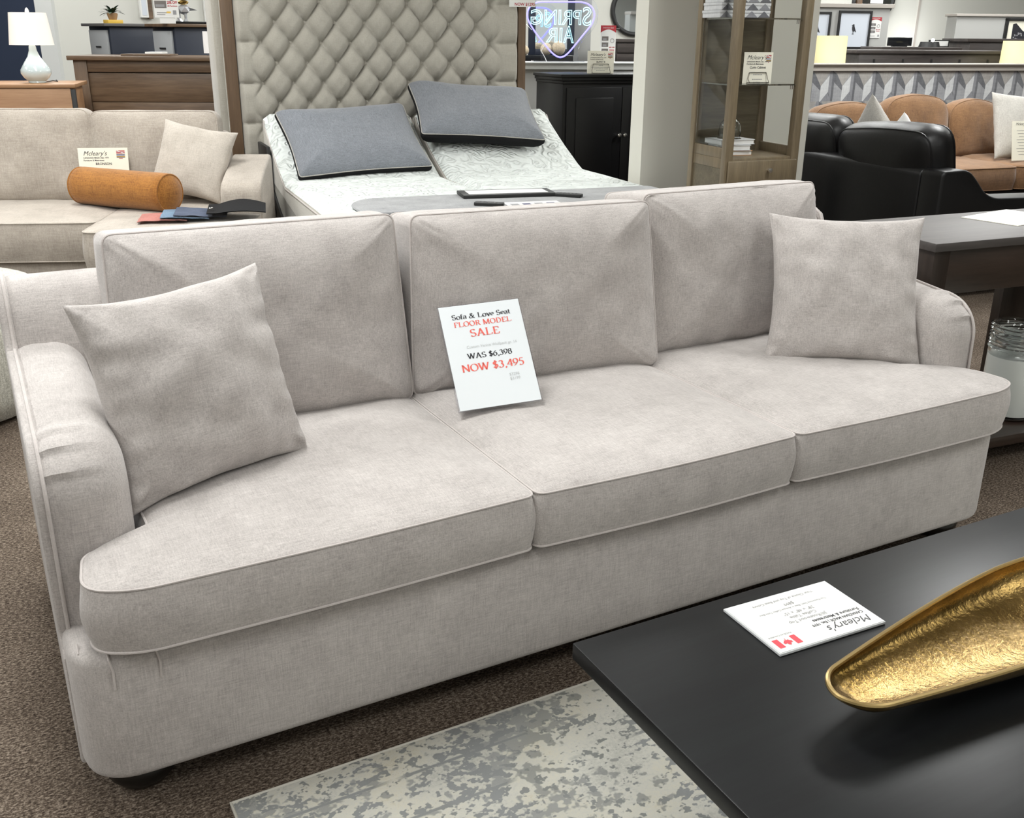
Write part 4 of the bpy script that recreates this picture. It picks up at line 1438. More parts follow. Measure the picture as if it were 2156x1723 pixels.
# neon sign
NE = Fr(CT.w(0, .06), -20)
def npx(u, v): return NE.px(u, v, 0)
nx0, nb = npx(1140, 128)
ne = thing('neon_sign', 'shield-shaped violet neon sign with mirrored ice-blue letters on the half wall', 'neon sign', NE.w(0, 0), -20)
def nline(pts): return [npx(1040 + x * 400 / 1498, y * 400 / 1498) for x, y in pts]
ac = nline([(300, -20), (262, 30), (246, 110), (258, 190), (300, 235), (345, 290), (375, 340), (372, 478), (665, 478), (668, 385), (700, 320), (770, 250), (815, 180), (825, 90), (805, 20), (760, -20)])
MB().prism(ac, 'y', .012, .018).build('acrylic_panel', M['acrylic'], ne, 0)
x0_, z0_ = npx(1122, 128); x1_, z1_ = npx(1228, 128)
MB().box(x0_, x1_, -.05, .09, cz_ + .0005, cz_ + .008, .002).build('acrylic_base', M['acrylic'], ne, 0)
tb_ = nline([(355, 15), (690, 15), (745, 30), (785, 70), (795, 120), (775, 190), (700, 280), (640, 355), (590, 415), (555, 445), (520, 455), (485, 440), (450, 410), (400, 350), (340, 275), (290, 200), (262, 140), (265, 80), (300, 30)])
tb2 = round_poly(tb_, .03, 4)
MB().tube([(p[0], 0, p[1]) for p in tb2], .0058, 8, closed=True).build('violet_tube', M['neonblue'], ne, 60)['label'] = 'violet neon outline tube'
lt = MB()
def neon_word(s, u0, u1, v0, v1):
    xa, za = npx(u0, v1); xb, zb_ = npx(u1, v0)
    vs, fs = text_mesh(s, 1., 'LEFT', outline=.02)
    mx0 = min(v.x for v in vs); mx1 = max(v.x for v in vs); my0 = min(v.y for v in vs); my1 = max(v.y for v in vs)
    lt.add([(xb - (v.x - mx0) / (mx1 - mx0) * (xb - xa), v.z * .12, za + (v.y - my0) / (my1 - my0) * (zb_ - za)) for v in vs], fs)
def npair(s, x0, x1, y0, y1):
    neon_word(s, 1040 + x0 * 400 / 1498, 1040 + x1 * 400 / 1498, y0 * 400 / 1498, y1 * 400 / 1498)
npair('S', 695, 770, 55, 205); npair('PRING', 290, 690, 78, 195)
npair('A', 545, 632, 205, 340); npair('IR', 408, 540, 220, 335)
lt.build('letter_tubes', M['neonwhite'], ne, 60)['label'] = 'ice-blue mirrored letter tubes'
cc = nline([(400, 360), (372, 400), (405, 460), (415, 500), (405, 548)])
MB().tube([(p[0], -.03 if i > 2 else .0, p[1]) for i, p in enumerate(cc)], .0025, 6).build('cord', M['white'], ne)

# things standing behind the half wall
SH = Fr(CT.w(0, .75), -20)
bz = SH.px(1120, 122, 0)[1]
sd_ = thing('sideboard', 'black sideboard behind the neon sign', 'sideboard', SH.w(-.1, 0), -20)
MB().box(-.3, .62, -.15, .25, bz - .03, bz + .02, .003).build('top', M['black'], sd_)
MB().box(-.28, .60, -.13, .23, 0, bz - .03, .003).build('body', M['black'], sd_)
ball = None
for u, v, r_, lb in ((1150, 103, .05, 'pale wicker ball behind the tip of the neon sign'), (1176, 100, .058, 'larger pale wicker ball behind the neon letters'), (1104, 104, .04, 'small tan wicker ball beside the walnut headboard trim')):
    x_ = SH.px(u, v, -.04)[0]
    o = tag(MB().sphere((0, 0, r_), r_, 12).build('wicker_ball', M['wicker'], None, 60), lb, 'ornament', 'wicker balls behind the neon sign')
    o.location = SH.w(x_, -.04, bz + .0205)
x_ = SH.px(1160, 60, .25)[0]
mi = thing('leaning_mirror', 'tall dark framed mirror standing behind the neon sign', 'mirror', SH.w(x_, .16, bz + .0205), -20)
MB().box(-.21, -.15, 0, .03, 0, .75, .003).box(.13, .19, 0, .03, 0, .75, .003).box(-.15, .13, 0, .03, .69, .75, .003).box(-.15, .13, 0, .03, 0, .05, .003).build('frame', M['navy'], mi)
MB().box(-.15, .13, .012, .018, .05, .69).build('mirror_glass', M['mirror'], mi, 0)
x_ = SH.px(1222, 60, .3)[0]
dkp = MB().box(x_ - .06, x_ + .10, .32, .36, 0, CZ).build('trim_3', M['wall2'], None, 0); dkp.location = SH.o; dkp.rotation_euler = (0, 0, R(-20))
struct(dkp, 'grey upright trim beyond the neon sign', 'trim')

# flyer, dark post, drawer unit and round mirror between neon sign and column
FLp = dep(1271, 105, 7.9)
ft = thing('sale_flyer', 'narrow red headed sale flyer standing on the half wall beside the neon sign', 'flyer', (FLp.x, FLp.y, FLp.z - .0), -20)
xf_ = CT.l(FLp)
ft.location = CT.w(xf_.x + .03, .14, cz_ + .001)
flyer(ft, .125, .27)
MB().box(-.05, .05, -.012, .03, -.001, .004).build('stand', M['acrylic'], ft, 0)
DU = Fr(dep(1293, 122, 8.4), -20)
dzz = DU.px(1300, 82, 0)[1]
du = thing('drawer_unit', 'dark espresso drawer unit under the round black mirror', 'dresser', DU.o, -20)
MB().box(0, 1.0, 0, .4, .05, dzz - .025, .003).build('body', M['espresso'], du)
MB().box(-.02, 1.02, -.02, .42, dzz - .025, dzz, .003).build('top', M['espresso'], du)
MB().box(.03, .97, .03, .37, 0, .05).build('plinth', M['blackmat'], du)
z = dzz - .035
for i in range(5):
    for a in range(2):
        d_ = MB().box(.02 + .49 * a, .49 + .49 * a, -.015, -.001, z - .075, z, .004).build('drawer', M['espresso'], du)
    z -= .085
MB().box(-.045, -.021, -.02, .10, 0, dzz + .07, .003).build('corner_post', M['espresso'], du)
MB().box(-.045, .03, -.03, .10, dzz + .07, dzz + .085, .002).build('post_cap', M['espresso'], du)
rm = Fr(BW.o, -20)
cx_, czz = rm.px(1336, 22, -.02)
rmr = thing('round_mirror', 'round black rimmed mirror hanging on the back wall beside the column', 'mirror', rm.w(cx_, -.03, czz), -20)
rr = abs(rm.px(1290, 20, -.02)[0] - cx_)
MB().tube([(rr * math.cos(i * PI / 24), 0, rr * math.sin(i * PI / 24)) for i in range(48)], .03, 8, closed=True).build('rim', M['blackmat'], rmr, 60)
MB().add([(rr * math.cos(i * PI / 24), .005, rr * math.sin(i * PI / 24)) for i in range(48)], [list(range(48))]).build('mirror_glass', M['mirror'], rmr, 0)

# black corner cabinet
KB = Fr(dep(1182, 157, 6.95), -6)
kz = dep(1182, 157, 6.95).z
kb = thing('black_cabinet', 'black two-door cabinet with silver knobs between bed and column', 'cabinet', KB.o, -6)
KW, KD = 1.0, .50
MB().box(0, KW, 0, KD, kz - .022, kz, .004).box(.012, KW - .012, .012, KD, kz - .045, kz - .022, .004).box(.022, KW - .022, .022, KD, kz - .065, kz - .045, .004).build('top', M['black'], kb)
MB().box(.03, KW - .03, .035, KD, .06, kz - .065, .003).build('body', M['black'], kb)
MB().box(.05, KW - .05, .06, KD - .02, 0, .06).build('plinth', M['black'], kb)
xm = KB.px(1305, 284, .03)[0]
x1 = KB.px(1192, 200, .03)[0]
kn = KB.px(1305, 284, .02)[1]
for (a, b_, kx) in ((x1, xm - .002, xm - .022), (xm + .002, 2 * xm - x1, xm + .024)):
    d_ = MB().box(a, b_, .017, .034, .08, kz - .09, .004).box(a + .07, b_ - .07, .009, .02, .15, kz - .16, .008).build('door', M['black'], kb)
    MB().lathe([(.006, 0), (.006, .012), (.014, .02), (.016, .027), (.012, .034), (.002, .036)], (0, 0, 0), 18).xf(Matrix(((1, 0, 0, kx), (0, 0, -1, .017), (0, 1, 0, kn), (0, 0, 0, 1)))).build('knob', M['steel'], d_)
q_ = KB.px(1264, 152, .16)
ck = thing('price_card', 'cream price card on a wire easel on the black cabinet', 'sign', KB.w(q_[0], .16, kz), -16)
price_card(ck, .20, .155, 'BUFFET B', [6, 30, 22, 14])
easel(ck, .20, .155)
nt = thing('price_tag', 'white tag with red sale price hanging over the headboard corner', 'sign')
nq = BD.px(1092, 14, HBY - .06)
nt.location = BD.w(nq[0], HBY - .11, nq[1] - .003); nt.rotation_euler = (0, 0, R(-20))
MB().box(-.08, .09, -.001, .001, 0, .11).build('sheet', M['white'], nt, 0)
ntx = MB(); put_text(ntx, 'NOW $1295', .024, .02, .008, m=0, bold=.0006); ntx.build('lettering', M['darkred'], nt, 0)

# =================================================================== COLUMN AND CURIO CABINET
CO = Fr(dep(1364, 60, 5.3), -12)
wx = CO.px(1722, 60)[0]
co = MB().box(0, wx, 0, .17, 0, CZ).build('wall_4', M['columnp'], None, 0); co.location = CO.o; co.rotation_euler = (0, 0, R(-12))
struct(co, 'broad greige wall pier behind the curio cabinet', 'wall')

CU = Fr(dep(1540, 180, 4.72), -8)
cu = thing('curio_cabinet', 'tall driftwood curio cabinet with glass shelves and one drawer', 'cabinet', CU.o, -8)
UW = CU.px(1697, 180)[0]; UD = .36
PS = .043
ZS = CU.px(1560, 333)[1]      # display floor
ZG = [CU.px(1560, 180)[1], CU.px(1560, 38)[1]]
UT = 1.95
for x in (0, UW - PS):
    for y in (0, UD - PS):
        MB().box(x, x + PS, y, y + PS, 0, UT, .004).build('post', M['curio'], cu)
MB().box(PS, UW - PS, UD - .03, UD - .018, ZS, UT).build('back_panel', M['curioply'], cu, 0)
MB().box(.01, UW - .01, .012, UD - .012, ZS - .02, ZS, .003).build('display_floor', M['curio'], cu)
MB().box(.01, UW - .01, .012, UD - .012, UT - .03, UT, .003).build('top', M['curio'], cu)
for x in (0.008, UW - .026):
    MB().box(x, x + .018, PS, UD - PS, ZS - .005, ZS + .045, .002).build('side_rail', M['curio'], cu)
    MB().box(x + .004, x + .014, PS, UD - PS, .1, ZS - .04).build('side_panel', M['curioply'], cu, 0)
    MB().box(x, x + .018, PS, UD - PS, ZS - .055, ZS - .005, .002).build('side_rail', M['curio'], cu)
MB().box(PS, UW - PS, .004, .024, ZS - .045, ZS - .002, .002).build('front_rail', M['curio'], cu)
za, zb2 = CU.px(1600, 337)[1], CU.px(1600, 390)[1]
dr = MB().box(PS - .03, UW - .018, -.018, 0, zb2, za, .006).build('drawer', M['curio'], cu)
kx_, kz_ = CU.px(1617, 358, -.02)
MB().lathe([(.005, 0), (.005, .012), (.011, .016), (.011, .026), (.002, .027)], (0, 0, 0), 14).xf(Matrix(((1, 0, 0, kx_), (0, 0, -1, -.018), (0, 1, 0, kz_), (0, 0, 0, 1)))).build('knob', M['steel'], dr)
MB().box(PS - .03, UW - .018, -.018, 0, .10, zb2 - .012, .006).build('door', M['curio'], cu)
MB().box(PS, UW - PS, .01, .03, 0, .1).build('plinth', M['curio'], cu)
for z in ZG:
    g_ = MB().box(PS - .02, UW - PS + .02, .02, UD - .04, z - .003, z + .003).build('glass_shelf', M['glass'], cu, 0)
    for x in (.055, UW - .055):
        MB().lathe([(.006, -.022), (.006, -.003)], (x, .04, z), 10).build('shelf_pin', M['steel'], g_)
MB().box(.012, .016, PS, UD - PS, ZS + .05, UT - .05).build('side_glass', M['glass'], cu, 0)
MB().box(UW - .016, UW - .012, PS, UD - PS, ZS + .05, UT - .05).build('side_glass', M['glass'], cu, 0)
# contents
zsh = ZG[1] + .0035
xa, _ = CU.px(1507, 20, .16); xb, _ = CU.px(1612, 20, .16)
hbx = .033
for i in range(3):
    wbx = (xb - xa) * (1 - .015 * i)
    bxx = thing('patterned_box', ['grey geometric patterned box at the bottom of the stack on the glass shelf', 'grey geometric patterned box in the middle of the stack on the glass shelf', 'grey geometric patterned box on top of the stack, cut by the picture edge'][i], 'box', CU.w((xa + xb) / 2 + .003 * i, .2, zsh + i * (hbx + .001)), -8 + i, 'patterned boxes in the curio cabinet')
    MB().box(-wbx / 2, wbx / 2, -.08, .08, 0, hbx * .62, .002).build('body', M['wp0'], bxx)
    MB().box(-wbx / 2 - .002, wbx / 2 + .002, -.082, .082, hbx * .62, hbx, .002).build('lid', M['wp0'], bxx)
    tri = MB()
    for a in range(4):
        x_ = -wbx / 2 + wbx * a / 4
        tri.add([(x_ + .002, -.0826, .002), (x_ + wbx / 4, -.0826, .002), (x_ + wbx / 8, -.0825, hbx - .002)], [(0, 1, 2)], (a + i) % 2)
    tri.build('triangle_print', [M['wp2'], M['wp3']], bxx, 0)
q_ = CU.px(1594, 178, .14)
cc_ = thing('price_card', 'cream price card on a wire easel on the glass shelf of the curio cabinet', 'sign', CU.w(q_[0] - .005, .14, ZG[0] + .0035), -14)
price_card(cc_, .155, .144, 'Curio Cabinet', [16, 10, 0, 12], price='$1799')
easel(cc_, .155, .12)
bq = CU.px(1537, 318, .13)
z = ZS + .0005
for i, (mt_, hh_, wd2, yw, lb) in enumerate((('book2', .024, .18, -4, 'tan covered book at the bottom of the stack in the curio cabinet'), ('book1', .027, .17, -12, 'white book in the middle of the stack in the curio cabinet'), ('book1', .024, .195, 2, 'wide white book on top of the stack in the curio cabinet'))):
    bo2 = thing('book', lb, 'book', CU.w(bq[0] + .02, .17, z), -8 + yw, 'stacked books in the curio cabinet')
    MB().box(-wd2 / 2, wd2 / 2, -.075, .075, 0, .003).box(-wd2 / 2, wd2 / 2, -.075, .075, hh_ - .003, hh_).box(-wd2 / 2, -wd2 / 2 + .003, -.075, .075, 0, hh_).build('cover', M[mt_], bo2, 0)
    MB().box(-wd2 / 2 + .004, wd2 / 2 - .004, -.071, .071, .0032, hh_ - .0032).build('pages', M['white'], bo2, 0)
    z += hh_ + .001
cl_ = thing('glass_cloche', 'small clear glass dome on the stacked books, mostly behind the cabinet post', 'ornament', CU.w(bq[0] + .015, .17, z))
MB().lathe([(.05, 0), (.056, .03), (.05, .07), (.03, .095), (.008, .104), (.008, .12), (.003, .124), (.003, .101), (.028, .092), (.047, .068), (.053, .03), (.048, .001)], (0, 0, 0), 28).build('dome', M['glass'], cl_, 60)
MB().lathe([(.060, 0), (.060, -.0005)], (0, 0, .0006), 24).build('base', M['steel'], cl_)

# =================================================================== RIGHT BACKGROUND: partition, leather sectional
PAY = -11
PA = Fr(dep(1713, 134, 7.8), PAY)
pz = dep(1713, 134, 7.8).z
pw = MB().box(-.6, 4.0, .02, .14, 0, pz - .055).build('wall_5', M['wp1'], None, 0)
pw.location = PA.o; pw.rotation_euler = (0, 0, R(PAY))
struct(pw, 'low partition wall papered in a grey geometric print behind the tan sofa', 'wall')
wpm = MB()
uw, uh = .20, .29
zt_ = pz - .055
for r_ in range(4):
    for i in range(-4, 24):
        x0 = i * uw + (.5 * uw if r_ % 2 else 0); z1 = zt_ - r_ * uh * .8
        P_ = lambda a, b_: (x0 + a * uw, max(.02, z1 - b_ * uh))
        def add(pts, m): wpm.add([(p[0], .0185 - .0001 * m, p[1]) for p in [P_(*q) for q in pts]], [list(range(len(pts)))[::-1]], m)
        if z1 - uh < .05: continue
        add([(0, 0), (.5, .22), (.5, .52), (.1, .3), (.1, .95), (0, 1.0)], 3)
        add([(.12, .0), (.9, .0), (.5, .40)], 4)
        add([(.5, .40), (.86, .12), (.86, .55), (.5, .84)], 0)
        add([(.86, 0), (1.0, .0), (1.0, .75), (.86, .6)], 2)
        add([(.1, .3), (.5, .52), (.5, .85), (.1, .95)], 1)
        add([(.5, .84), (.86, .55), (1., .75), (1., 1.), (.5, 1.15)], 2)
wo = wpm.build('wallpaper_print', [M['wp0'], M['wp1'], M['wp2'], M['wp3'], M['wp4']], pw, 0)
pc_ = MB().box(-.6, 4.0, .0, .16, pz - .055, pz - .012).box(-.6, 4.0, -.02, .18, pz - .012, pz, .003).build('trim_4', M['trimp'], None, 0)
pc_.location = PA.o; pc_.rotation_euler = (0, 0, R(PAY))
struct(pc_, 'taupe cap rail along the papered partition', 'trim')

def shade_lamp(u0, u1, v0, lab):
    y_ = .30
    a, zt1 = PA.px(u0, v0, y_); b_, _ = PA.px(u1, v0, y_)
    r_ = (b_ - a) / 2
    L_ = thing('floor_lamp', lab, 'lamp', PA.w((a + b_) / 2, y_), 0, 'ivory shaded lamps behind the partition')
    MB().lathe([(.12, 0), (.12, .015), (.02, .03)], (0, 0, 0), 24).build('base', M['steel'], L_)
    MB().tube([(0, 0, .02), (0, 0, zt1 - .12)], .01, 8).build('pole', M['steel'], L_)
    zb_ = pz - .09
    MB().lathe([(r_ * 1.03, zb_), (r_, zt1), (r_ - .003, zt1), (r_ * 1.03 - .003, zb_)], (0, 0, 0), 40, caps=False).build('lamp_shade', M['shade_y'], L_, 60)
    MB().sphere((0, 0, zt1 - .11), .025, 8).build('bulb', M['bulb'], L_)
shade_lamp(1717, 1779, 75, 'lit ivory drum lamp shade showing above the partition beside the pier')
shade_lamp(2124, 2190, 86, 'lit ivory drum lamp shade above the partition, cut by the picture edge')

# leather and tan sectional
LE = Fr(at(1940, 352, .68), -8)
le = thing('sectional_sofa', 'black leather and tan suede sectional sofa in front of the papered partition', 'sofa', LE.o, -8)
YB = 2.12
# outer back of the near wing, arm end facing the viewer
MB().prism(round_poly([(0, .06), (.22, .06), (.20, .66), (.10, .68), (0, .67)], [.02, .02, .06, .06, .04], 6), 'y', .0, YB, .02).build('back_panel', M['leather'], le)
armp = round_poly([(0, .05), (0, .675), (.17, .68), (.24, .62), (.30, .555), (.38, .525), (1.0, .515), (1.15, .50), (1.15, .05)], [.02, .03, .09, .1, .12, .1, .1, .06, .02], 8)
MB().prism(armp, 'y', -.16, .0, .02).build('arm', M['leather'], le)
MB().box(.2, 1.10, .0, YB, .06, .265, .02).box(1.10, 3.0, 1.36, YB, .06, .29, .02).build('base', M['leather'], le)
MB().box(.0, 3.0, YB, YB + .18, .06, .74, .03).build('back_panel', M['leather'], le)
def lcush(name, x0, x1, y0, y1, z0, z1, mt_, seed, crown=.03):
    return cush(name, x0, x1, y0, y1, z0, z1, crown, seed, le, mt_, .006, .06)
lcush('seat_cushion', .24, 1.12, .02, .68, .27, .40, M['tan'], 1)
lcush('seat_cushion', .24, 1.12, .70, 1.30, .27, .40, M['tan'], 2)
lcush('seat_cushion', 1.40, 2.08, 1.32, YB - .05, .30, .455, M['tan'], 3)
lcush('seat_cushion', 2.10, 2.80, 1.32, YB - .05, .30, .455, M['tan'], 4)
# leather back cushions of the near wing: their backs show above the back panel
def wingc(y0, y1, seed, zt):
    ol = round_poly([(y0, .38), (y1, .38), (y1, zt - .04), ((y0 + y1) / 2, zt), (y0, zt)], [.06, .06, .1, .3, .11], 6)
    body, top, side, pp = slab(ol, -.08, .07, .05, .05, .02, seed, .008, .004, .03)
    a = R(12)
    # plan: local x of outline -> y ; outline y -> z ; thickness -> x, leaning back
    mt = Matrix(((0, -math.sin(a), math.cos(a), .27), (1, 0, 0, 0), (0, math.cos(a), math.sin(a), .02), (0, 0, 0, 1)))
    o = body.xf(mt).build('back_cushion', M['leather'], le, 50, weld=True)
    pp.xf(mt).build('piping', M['leather'], o)
wingc(-.02, .74, 11, .865); wingc(.77, 1.60, 12, .855)
def tanb(u0, u1, v, seed, lean=10):
    y_ = YB - .10
    a = LE.px(u0, v, y_)[0]; b_, zt = LE.px(u1, v, y_)
    ol = round_poly([(a, 0), (b_, 0), (b_, zt - .50), ((a + b_) / 2, zt - .44), (a, zt - .50)], [.06, .06, .12, .3, .12], 6)
    body, top, side, pp = slab(ol, -.15, 0, .06, .03, .02, seed, .008, .004, .03)
    al = R(lean)
    mt = Matrix(((1, 0, 0, 0), (0, math.sin(al), -math.cos(al), y_ - .08), (0, math.cos(al), math.sin(al), .45), (0, 0, 0, 1)))
    o = body.xf(mt).build('back_cushion', M['tan'], le, 50, weld=True)
    pp.xf(mt).build('piping', M['tan'], o)
tanb(1712, 1866, 212, 21); tanb(1868, 1998, 196, 22); tanb(2000, 2106, 206, 23); tanb(2108, 2230, 208, 24)
for x, y in ((.1, -.1), (1.05, -.1), (.1, YB), (2.9, YB), (2.9, 1.45)):
    MB().box(x - .03, x + .03, y - .03, y + .03, 0, .062).build('foot', M['foot'], le)

# its cushions and card
def lpil(u, v, y_, size, e, lab, seed, mt_='greycush'):
    x_, z_ = LE.px(u, v, y_)
    o = tag(pillow_mb(size, size, .13, seed, .07, 24, .006).build('throw_pillow', M[mt_], None, 60, weld=True), lab, 'cushion', 'light grey cushions on the sectional')
    placed(o, LE.w(x_, y_, z_), e)
    return o
lpil(2150, 268, 1.66, .50, (-22, 4, -14), 'large light grey cushion at the picture edge on the tan seat', 2.2)
lpil(1845, 302, .95, .44, (-20, 40, 60), 'light grey cushion showing above the joint of the two leather back cushions', 4.4)
lpil(1902, 322, .62, .34, (-15, 40, 70), 'pale cushion corner peeking above the nearer leather back cushion', 6.6, 'white')
q_ = LE.px(2148, 330, 1.42)
lcd = thing('price_card', 'tall cream price sheet leaning against the light grey cushion on the tan sofa', 'sign', LE.w(q_[0] + .05, 1.44, .485), -10)
lcd.rotation_euler = (R(-12), 0, R(-10))
MB().box(-.10, .12, -.001, .0015, 0, .28).build('paper', M['cream'], lcd, 0)
tx = MB()
put_text(tx, "Mcleary's", .026, -.07, .25, align='LEFT', shear=.3)
for i in range(9):
    rect(tx, -.06 + .01 * (i % 3), .07 - .012 * (i % 2), .21 - .021 * i, .2125 - .021 * i, m=1)
tx.build('lettering', [M['ink'], M['greyink']], lcd, 0)

# -------- far right: half wall with bird pictures, dark bed rails, monitor, wall
HW = Fr(dep(1780, 12, 10.4), -22)
hz_ = dep(1780, 12, 10.4).z
xe = HW.px(1872, 40)[0]
hw = MB().box(-1.2, xe, 0, .25, 0, hz_ - .02).build('wall_6', M['wall2'], None, 0); hw.location = HW.o; hw.rotation_euler = (0, 0, R(-22))
struct(hw, 'grey half wall carrying the two bird pictures', 'wall')
hc = MB().box(-1.2, xe + .03, -.03, .28, hz_ - .02, hz_ + .02, .004).build('trim_5', M['trimp'], None, 0); hc.location = HW.o; hc.rotation_euler = (0, 0, R(-22))
struct(hc, 'taupe cap on the half wall above the bird pictures', 'trim')
def bird(mb, cx, cz, s_):
    pts = [(-.1, 1.0), (.05, 1.05), (.14, .95), (.22, .6), (.42, .1), (.6, -.35), (.5, -.42), (.3, -.2), (.1, -.35), (-.08, -.3), (-.22, .05), (-.26, .45), (-.2, .75), (-.42, .8)]
    poly(mb, [(cx + x * s_, cz + z * s_) for x, z in pts][::-1], y=-.0135)
    for a in (-.05, .1): rect(mb, cx + a * s_ - .04 * s_, cx + a * s_ + .02 * s_, cz - .75 * s_, cz - .3 * s_, y=-.0135)
    rect(mb, cx - .2 * s_, cx + .25 * s_, cz - .78 * s_, cz - .72 * s_, y=-.0135)
def framed(u0, u1, v0, v1, lab, y_=-.02, birdpos=None):
    a, zt1 = HW.px(u0, v0, y_); b_, _ = HW.px(u1, v0, y_); _, zb_ = HW.px(u0, v1, y_)
    o = thing('framed_picture', lab, 'picture', HW.w((a + b_) / 2, -.0015, zb_), -22, 'bird pictures on the half wall')
    w_, h_ = (b_ - a), zt1 - zb_
    f_ = MB(); e = .022
    f_.box(-w_ / 2, w_ / 2, -.025, 0, 0, e, .002).box(-w_ / 2, w_ / 2, -.025, 0, h_ - e, h_, .002).box(-w_ / 2, -w_ / 2 + e, -.025, 0, e, h_ - e, .002).box(w_ / 2 - e, w_ / 2, -.025, 0, e, h_ - e, .002)
    f_.build('frame', M['blackmat'], o, 0)
    MB().box(-w_ / 2 + e, w_ / 2 - e, -.012, 0, e, h_ - e).build('print', M['candle'], o, 0)
    b2 = MB(); bird(b2, birdpos * w_, h_ * .5, .055); b2.build('bird_motif', M['ink'], o, 0)
framed(1768, 1838, 22, 103, 'black framed picture of a small perched black bird on the half wall', birdpos=-.02)
framed(1683, 1752, 24, 103, 'black framed bird picture partly hidden by the wall pier', birdpos=.1)
fq = HW.px(1862, 80, -.25)
ff_ = thing('sale_flyer', 'narrow red headed sale flyer hung on the end of the bird picture wall', 'flyer', HW.w(fq[0], -.006, HW.px(1862, 80, -.006)[1]), -22)
flyer(ff_, .125, .205)
# small ornaments on the cap
for u, r_, h_, mt_, lb in ((1797, .02, .08, 'blackmat', 'small dark bottle standing on the half wall cap'), (1808, .035, .12, 'pine', 'brown wooden block vase on the half wall cap')):
    x_ = HW.px(u, 8, .1)[0]
    o = tag(MB().lathe([(r_, 0), (r_, h_ * .5), (r_ * .5, h_ * .7), (r_ * .45, h_)], (0, 0, 0), 16).build('vase', M[mt_], None), lb, 'vase')
    o.location = HW.w(x_, .1, hz_ + .0205)
x_ = HW.px(1848, 8, .1)[0]
ph = thing('picture_frame', 'pale pink photograph in a thin black frame standing on the half wall cap', 'picture', HW.w(x_, .1, hz_ + .0205), -22)
MB().box(-.09, .07, 0, .02, 0, .22, .002).build('frame', M['blackmat'], ph, 0)
MB().box(-.085, .055, -.002, 0, .008, .21).build('print', M['shade_off'], ph, 0)

# round mirror rim just beyond
cx_, czz = BW.px(1842, -5, -.02)
rr = abs(BW.px(1880, 10, -.02)[0] - cx_)
rm2 = thing('round_mirror', 'round dark rimmed mirror mostly hidden behind the bird picture wall', 'mirror', BW.w(cx_, -.03, czz), -20)
MB().tube([(rr * math.cos(i * PI / 24), 0, rr * math.sin(i * PI / 24)) for i in range(48)], .02, 8, closed=True).build('rim', M['blackmat'], rm2, 60)
MB().add([(rr * math.cos(i * PI / 24), .005, rr * math.sin(i * PI / 24)) for i in range(48)], [list(range(48))]).build('mirror_glass', M['mirror'], rm2, 0)

# wall joint line
x_ = BW.px(1930, 50, 0)[0]
jl = MB().box(x_ - .012, x_ + .012, -.012, .0, 0, CZ).build('trim_6', M['trimp'], None, 0); jl.location = BW.o; jl.rotation_euler = (0, 0, R(-20))
struct(jl, 'thin upright joint strip on the back wall', 'trim')
# grey half wall at far right
GW = Fr(dep(2016, 32, 10.4), -22)
gz = dep(2016, 32, 10.4).z
gw = MB().box(0, 3, 0, .2, 0, gz - .01).build('wall_7', M['wall2'], None, 0); gw.location = GW.o; gw.rotation_euler = (0, 0, R(-22))
struct(gw, 'grey half wall carrying the patterned wing picture', 'wall')
gc = MB().box(-.02, 3, -.02, .22, gz - .01, gz + .015, .003).build('trim_7', M['trimp'], None, 0); gc.location = GW.o; gc.rotation_euler = (0, 0, R(-22))
struct(gc, 'taupe cap on the grey half wall at the picture edge', 'trim')
a, zt1 = GW.px(2120, 38, -.02); b_, zb_ = GW.px(2119, 110, -.02)
wg = thing('framed_picture', 'black framed picture of a dark patterned wing at the picture edge', 'picture', GW.w(a, -.0015, zb_), -22)
w_, h_ = .6, zt1 - zb_
MB().box(0, w_, -.025, 0, h_ - .025, h_).box(0, .03, -.025, 0, 0, h_).box(w_ - .03, w_, -.025, 0, 0, h_).box(0, w_, -.025, 0, 0, .025).build('frame', M['blackmat'], wg, 0)
MB().box(.03, w_ - .03, -.012, 0, .025, h_ - .025).build('print', M['cream'], wg, 0)
wm = MB()
poly(wm, [(.09, .04), (.085, h_ - .06), (.12, h_ - .05), (.20, h_ - .12), (.27, h_ - .16), (.27, .04)][::-1], y=-.0135, m=0)
for i in range(26):
    px_, pz__ = random.uniform(.1, .25), random.uniform(.05, h_ - .14)
    wm.lathe([(.008, 0), (.008, .0005)], (0, 0, 0), 8, 1).v[-16:]
    for k_ in range(len(wm.v) - 16, len(wm.v)):
        v = wm.v[k_]; wm.v[k_] = Vector((px_ + v.x, -.0140 - v.z, pz__ + v.y))
wm.build('wing_motif', [M['ink'], M['smoke']], wg, 0)

# dark furniture behind the partition
def lowpiece(name, label, cat, u0, u1, v, D, yaw, mt_, depth=.45, slots=0):
    P = dep(u0, v, D)
    Fp = Fr(P, yaw)
    L_ = Fp.px(u1, v, 0)[0]
    o = thing(name, label, cat, Fp.o, yaw)
    z = P.z
    MB().box(-.02, L_ + .02, -.02, depth + .02, z - .03, z, .004).build('top', mt_, o)
    MB().box(.02, L_ - .02, .0, depth, .06, z - .03, .004).build('body', mt_, o)
    MB().box(.05, L_ - .05, .03, depth - .03, 0, .06).build('plinth', M['blackmat'], o)
    if slots:
        for i in range(slots):
            x = L_ * (i + .6) / (slots + .3)
            MB().box(x - .008, x + .008, -.006, 0, z - .24, z - .075).build('slot', M['blackmat'], o, 0)
    return Fp, z, o
lowpiece('dresser', 'long grey-brown wooden dresser with upright grooves beyond the partition', 'dresser', 1806, 2125, 105, 8.7, -20, M['espresso'], .45, 5)
R2, rz2, _ = lowpiece('sideboard', 'dark wooden sideboard carrying a black monitor beyond the grooved dresser', 'sideboard', 1859, 2020, 98.5, 9.5, -20, M['espresso'], .4)
lowpiece('chest', 'dark espresso chest below the wing picture', 'chest', 2040, 2200, 81, 9.6, -20, M['espresso'], .42)
